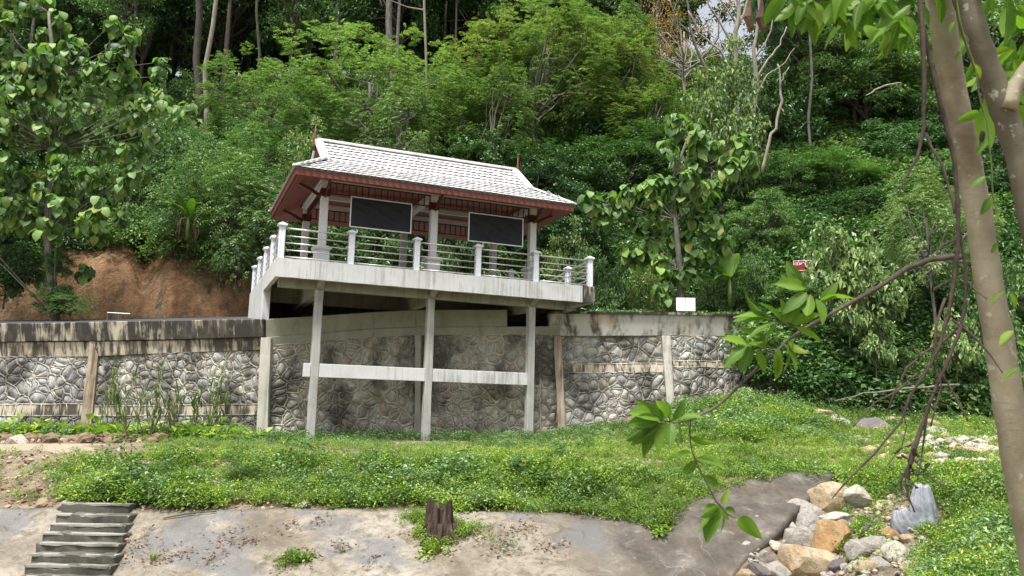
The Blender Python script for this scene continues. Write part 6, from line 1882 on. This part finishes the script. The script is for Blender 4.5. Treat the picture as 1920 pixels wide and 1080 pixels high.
# ------------------------------------------------------------------ foreground forked tree, vines and leafy branches
def px_tube(pts, D, r_scale=1.0, n=9, sub=3, wob=.0):
    P, R_ = [], []
    k = len(pts)
    for i in range(k - 1):
        (x0, y0, w0), (x1, y1, w1) = pts[i][:3], pts[i + 1][:3]
        d0 = pts[i][3] if len(pts[i]) > 3 else D; d1 = pts[i + 1][3] if len(pts[i + 1]) > 3 else D
        for s_ in range(sub):
            t = s_ / sub; dd = d0 + (d1 - d0) * t
            P.append(at(x0 + (x1 - x0) * t, y0 + (y1 - y0) * t, dd) + rng.normal(0, 1, 3) * wob); R_.append((w0 + (w1 - w0) * t) * dd / FPX / 2)
    x, y, w_ = pts[-1][:3]; dd = pts[-1][3] if len(pts[-1]) > 3 else D
    P.append(at(x, y, dd)); R_.append(w_ * dd / FPX / 2)
    return np.array(P), np.array(R_)
ft = empty('forked_tree', at(1990, 1300, 4.6), 'smooth pale forked tree trunk close to the viewer at the right edge', 'tree')
P, R_ = px_tube([(2000, 1420, 100), (1952, 1080, 82), (1915, 900, 76), (1891, 760, 70), (1873, 640, 67), (1852, 520, 63), (1834, 400, 60), (1812, 290, 60), (1793, 200, 59), (1775, 90, 60), (1762, 0, 62), (1748, -120, 58), (1700, -500, 45)], 4.6, sub=5, wob=.0015)
MB().tube(P, R_ * .76 * (1 + .02 * np.sin(np.arange(len(R_)) * 1.3)), 24).obj('trunk', 'smooth_bark', ft, True)
P, R_ = px_tube([(2090, 1420, 74), (2030, 1000, 66), (1990, 760, 60), (1960, 560, 54), (1934, 420, 50), (1910, 300, 50), (1882, 205, 58), (1852, 130, 54), (1828, 60, 56), (1806, -20, 54), (1780, -160, 50), (1740, -500, 36)], 4.35, sub=5, wob=.0015)
MB().tube(P, R_ * .80 * (1 + .04 * np.sin(np.arange(len(R_)) * 1.9)), 24).obj('trunk', 'rough_shaded_bark', ft, True)
P, R_ = px_tube([(1890, 205, 30), (1905, 160, 30), (1935, 118, 28), (2000, 60, 24), (2100, -20, 18)], 4.3, sub=3, wob=.002)
MB().tube(P, R_, 12).obj('branch', 'smooth_bark', ft, True)
for (x, y, D, w_) in ((1812, 75, 4.32, 20), (1815, 88, 4.30, 14), (1880, 245, 4.25, 12), (1842, 255, 4.5, 24), (1868, 265, 4.25, 12)):
    c = at(x, y, D); me = rock_mesh(int(x), 'bark_dark', .6, .35, 1, 2); plain('knot', me, ft, c - np.array(ft.location), (0, 0, -.4), w_ * D / FPX * .5)
P, R_ = px_tube([(1800, 482, 15), (1785, 482, 14), (1740, 488, 13), (1700, 503, 12), (1650, 537, 11), (1600, 565, 10), (1555, 590, 9), (1510, 615, 9), (1475, 640, 8), (1450, 665, 7), (1420, 690, 6), (1380, 730, 6), (1345, 762, 6), (1300, 785, 5), (1265, 793, 4), (1232, 787, 3)], 4.5, sub=2, wob=.0008)
D_path = np.linspace(4.5, 4.0, len(P))
def branchline(pts, D0, D1, w=1.0, mat='twig_brown', par=None, name='branch'):
    k = len(pts); pts = [(*p[:3], D0 + (D1 - D0) * i / (k - 1)) for i, p in enumerate(pts)]
    P, R_ = px_tube(pts, D0, sub=3, wob=.0008)
    return MB().tube(P, R_ * w * (.8 if mat == 'twig_brown' else 1) * (1 + .13 * np.sin(np.arange(len(R_)) * 2.1) * (mat != 'green_stem')), 8).obj(name, mat, par or ft, True)
branchline([(1800, 482, 15), (1785, 482, 14), (1740, 488, 13), (1700, 503, 12), (1650, 537, 11), (1600, 565, 10), (1555, 590, 9), (1510, 615, 9), (1475, 640, 8), (1450, 665, 7), (1420, 690, 6), (1380, 730, 6), (1345, 762, 6), (1300, 785, 5), (1265, 793, 4), (1232, 787, 3)], 4.5, 4.0)
branchline([(1296, 786, 3.5), (1293, 810, 3.5), (1297, 845, 3.5), (1312, 880, 3.5), (1330, 915, 4), (1343, 940, 5), (1362, 962, 4), (1380, 972, 2)], 4.0, 3.95)
branchline([(1505, 618, 4), (1480, 606, 3), (1450, 600, 2)], 4.2, 4.1); branchline([(1556, 590, 4), (1530, 560, 3), (1512, 540, 2)], 4.3, 4.2); branchline([(1452, 662, 4), (1425, 650, 3), (1400, 645, 2)], 4.1, 4.0)
branchline([(1500, 620, 4), (1470, 606, 3), (1440, 590, 2)], 4.2, 4.1)
for ln_ in ([(1760, -60, 14), (1700, -25, 10), (1640, -5, 8), (1580, 5, 6), (1520, -5, 5), (1475, -10, 3)], [(1760, -40, 10), (1720, 10, 7), (1690, 40, 5), (1660, 60, 3)], [(1640, -5, 6), (1600, 30, 4), (1585, 45, 3)]):
    branchline(ln_, 4.6, 4.1)
# near leaves: elliptic, pointed
def near_leaf_mesh(seed):
    q = np.random.default_rng(seed); n = 8; V = []; dr = q.uniform(.1, .45); sg = q.uniform(-.1, .1); wdt = q.uniform(.16, .215)
    for i in range(n):
        t = i / (n - 1); w_ = wdt * math.sin(math.pi * t ** .85) ** .8 + .004; z = -dr * t * t * .7; y = sg * math.sin(t * 3)
        for s_ in (-1, -.5, 0, .5, 1): V.append((t, y + w_ * s_, z + abs(s_) * w_ * .34 + .012 * math.sin(t * 16 + s_ * 2) * abs(s_)))
    F = [(i * 5 + j, i * 5 + 5 + j, i * 5 + 6 + j, i * 5 + 1 + j) for i in range(n - 1) for j in range(4)]
    return mesh_np('leaf', np.array(V), np.array(F), 'leaf_near', True)
NL = [near_leaf_mesh(k) for k in range(6)]
def near_leaf(x, y, ang, L_, D, tw=None, toward=None, par=None):
    """ang: direction in the picture, degrees clockwise from right; L_ photo pixels"""
    q = rng
    a_ = math.radians(ang); dz = q.normal(0, .35) if toward is None else toward
    ax = nrm(RT * math.cos(a_) - UP * math.sin(a_) + FW * dz)
    nn = nrm(-FW * .6 * q.choice([1, 1, -.6]) + np.array([0, 0, .6]) + q.normal(0, .6, 3)) if tw is None else tw
    s_ = nrm(np.cross(nn, ax)); nn = np.cross(ax, s_)
    o = plain('leaf', NL[q.integers(6)], par or ft)
    p = at(x, y, D); loc = p - np.array((par or ft).location); sc = L_ * D / FPX / math.sqrt(1 / (1 + dz * dz)) * 1.0
    o.matrix_local = Matrix(((ax[0] * sc, s_[0] * sc, nn[0] * sc, loc[0]), (ax[1] * sc, s_[1] * sc, nn[1] * sc, loc[1]), (ax[2] * sc, s_[2] * sc, nn[2] * sc, loc[2]), (0, 0, 0, 1)))
for t in ([1235, 787, 175, 62], [1240, 785, 195, 66], [1245, 785, 212, 60], [1232, 788, 150, 70], [1236, 790, 128, 66], [1250, 790, 115, 62], [1258, 792, 100, 40], [1270, 792, 75, 42], [1250, 786, 240, 50], [1255, 786, 262, 40], [1262, 790, 335, 52],
          [1232, 790, 160, 78], [1236, 792, 108, 70], [1245, 792, 140, 74], [1228, 786, 184, 50], [1262, 788, 300, 44], [1243, 786, 222, 54],
          [1294, 818, 20, 48], [1298, 850, 175, 50], [1305, 860, 12, 62], [1304, 862, 110, 42], [1318, 892, 30, 40], [1300, 852, 60, 26],
          [1340, 935, 200, 26], [1345, 940, 240, 28], [1350, 950, 160, 44], [1345, 952, 140, 60], [1350, 955, 118, 66], [1355, 958, 95, 38], [1352, 945, 300, 30], [1350, 948, 60, 30], [1358, 955, 20, 32], [1385, 970, 42, 58], [1348, 950, 178, 34]):
    near_leaf(*t, 4.0)
for t in ([1512, 540, 190, 60], [1515, 545, 215, 55], [1512, 548, 150, 62], [1520, 552, 110, 50], [1535, 565, 340, 62], [1530, 560, 85, 44], [1525, 556, 165, 70], [1540, 570, 300, 50], [1508, 540, 235, 60],
          [1450, 600, 195, 70], [1445, 598, 215, 60], [1455, 602, 160, 66], [1460, 604, 125, 60], [1470, 606, 260, 46], [1480, 606, 290, 50], [1485, 608, 330, 52], [1492, 612, 20, 60], [1440, 596, 178, 58], [1465, 604, 235, 55],
          [1400, 645, 195, 48], [1402, 647, 150, 60], [1410, 650, 118, 52], [1420, 655, 80, 44], [1430, 655, 250, 40], [1452, 662, 75, 44], [1470, 645, 60, 54], [1480, 640, 85, 62], [1490, 632, 110, 50], [1478, 640, 35, 40], [1440, 650, 190, 60], [1435, 640, 215, 50], [1462, 655, 100, 60]):
    near_leaf(*t, 4.12)
q = np.random.default_rng(88)
for (x, y) in [(1478, -8), (1495, -5), (1510, 2), (1525, -2), (1545, 5), (1560, 10), (1580, 8), (1590, 40), (1600, 30), (1615, 5), (1640, 0), (1660, 55), (1675, 45), (1690, 40), (1700, 25), (1720, 10), (1650, -10), (1560, -20), (1740, -10), (1610, -20)]:
    for k in range(4):
        near_leaf(x + q.normal(0, 6), y + q.normal(0, 4), q.uniform(35, 165), q.uniform(38, 68), 4.25 + q.normal(0, .12), toward=q.normal(0, .5))
for (x, y, a_, l_) in ((1850, 265, 130, 34), (1848, 330, 150, 36), (1836, 210, 155, 46), (1858, 370, 120, 36), (1870, 395, 110, 30), (1790, 40, 120, 24), (1828, 120, 60, 30), (1885, 545, 130, 36), (1900, 620, 140, 38), (1912, 690, 160, 44), (1870, 455, 120, 24), (1802, 95, 110, 20), (1905, 640, 30, 30), (1895, 550, 60, 30)):
    near_leaf(x, y, a_, l_, 4.1)
for k in range(60):       # shaded leaves behind the fork, upper right corner
    near_leaf(q.uniform(1830, 1960), q.uniform(-30, 240), q.uniform(20, 170), q.uniform(50, 90), 5.4 + q.normal(0, .3))
for k in range(150):      # unseen crown leaves added above the frame to shade those in view
    near_leaf(q.uniform(1380, 2050), q.uniform(-330, -40), q.uniform(20, 170), q.uniform(60, 90), q.uniform(3.7, 5.6), toward=q.normal(0, .5))
# climbing green vine on the trunks
cv = empty('climbing_vine', at(1800, 100, 4.2), 'thin green vine climbing over the fork of the near tree', 'vine')
branchline([(1790, -20, 3), (1800, 40, 3), (1815, 90, 3), (1830, 130, 3), (1836, 180, 3), (1850, 230, 3), (1858, 300, 3), (1862, 370, 2.5), (1880, 440, 2)], 4.15, 4.1, mat='green_stem', par=cv, name='stem')
# dead hanging roots
dv = empty('dead_vines', at(1735, 0, 4.3), 'tangle of dark dead vines hanging in front of the near tree', 'vine')
for ln_ in ([(1716, -60, 8), (1724, 0, 9), (1730, 60, 10), (1733, 150, 8), (1732, 240, 7), (1720, 295, 6), (1700, 330, 4), (1684, 362, 2)],
            [(1728, 40, 9), (1745, 120, 9), (1765, 200, 9), (1782, 270, 8), (1790, 300, 8), (1796, 380, 8), (1797, 450, 7), (1790, 520, 7), (1778, 590, 7), (1762, 650, 6), (1735, 700, 6), (1705, 745, 5), (1690, 790, 4), (1640, 850, 4), (1590, 900, 4), (1560, 935, 2)],
            [(1735, 250, 6), (1748, 280, 5), (1768, 310, 5), (1782, 360, 5), (1790, 400, 5)],
            [(1792, 380, 6), (1800, 440, 6), (1810, 500, 6), (1810, 570, 6), (1800, 620, 7), (1780, 670, 7), (1762, 710, 6), (1745, 750, 6), (1728, 800, 8), (1712, 850, 10), (1700, 890, 8), (1702, 930, 4), (1715, 960, 3)],
            [(1800, 610, 5), (1770, 640, 5), (1735, 660, 4), (1700, 690, 4), (1680, 730, 3), (1660, 780, 2)],
            [(1785, 600, 5), (1800, 610, 5), (1835, 640, 4), (1860, 670, 3), (1880, 700, 2)],
            [(1760, 690, 4), (1790, 740, 4), (1815, 790, 3)],
            [(1745, 745, 4), (1735, 800, 4), (1728, 860, 3), (1720, 900, 2)],
            [(1712, 860, 4), (1730, 880, 3), (1760, 910, 3), (1790, 925, 2)], [(1700, 880, 5), (1688, 905, 5), (1692, 925, 3), (1705, 935, 2)],
            [(1690, 760, 3), (1700, 800, 2.5), (1690, 840, 2), (1640, 900, 1.5)], [(1772, 560, 5), (1755, 610, 5), (1750, 680, 4), (1765, 720, 3), (1745, 800, 3)],
            [(1806, 520, 4), (1830, 545, 3), (1850, 560, 2)], [(1720, 700, 4), (1680, 735, 4), (1640, 755, 3), (1600, 800, 2)]):
    branchline(ln_, 4.25, 4.1, mat='dead_twig', par=dv, name='vine_strand')
for k in range(26):
    x, y = q.normal(1706, 9), q.uniform(835, 925)
    if k > 16: x, y = q.normal(1735, 25), q.uniform(620, 780)
    mb = MB(); c = at(x, y, 4.12 + q.normal(0, .02)); e = q.normal(0, .016, (3, 3)); mb.tube([c, c + e[0], c + e[0] + e[1], c + e[0] + e[1] + e[2]], [.004, .007, .006, .001], 5).obj('dead_leaf', 'dead_twig', dv, True)
dl = empty('dead_leaf_cluster', at(1412, 30, 5.0), 'pair of shrivelled dark leaves hanging against the patch of sky', 'leaf')
for (x, y, h_) in ((1405, 12, 50), (1428, 15, 48), (1450, -12, 30)):
    P = [at(x, y - 30, 5), at(x, y, 5), at(x - 3, y + h_ * .4, 5), at(x + 3, y + h_ * .8, 5), at(x, y + h_, 5)]
    MB().tube(P, [.004, .015, .03, .022, .003], 7).obj('dead_leaf', 'dead_leaf', dl)
# fill of ground leaves on the near bank, lower right (large leaves)
# log lying at the wall foot
A, _ = pix_ground(1165, 806, d0=18); B, _ = pix_ground(1345, 760, d0=18)
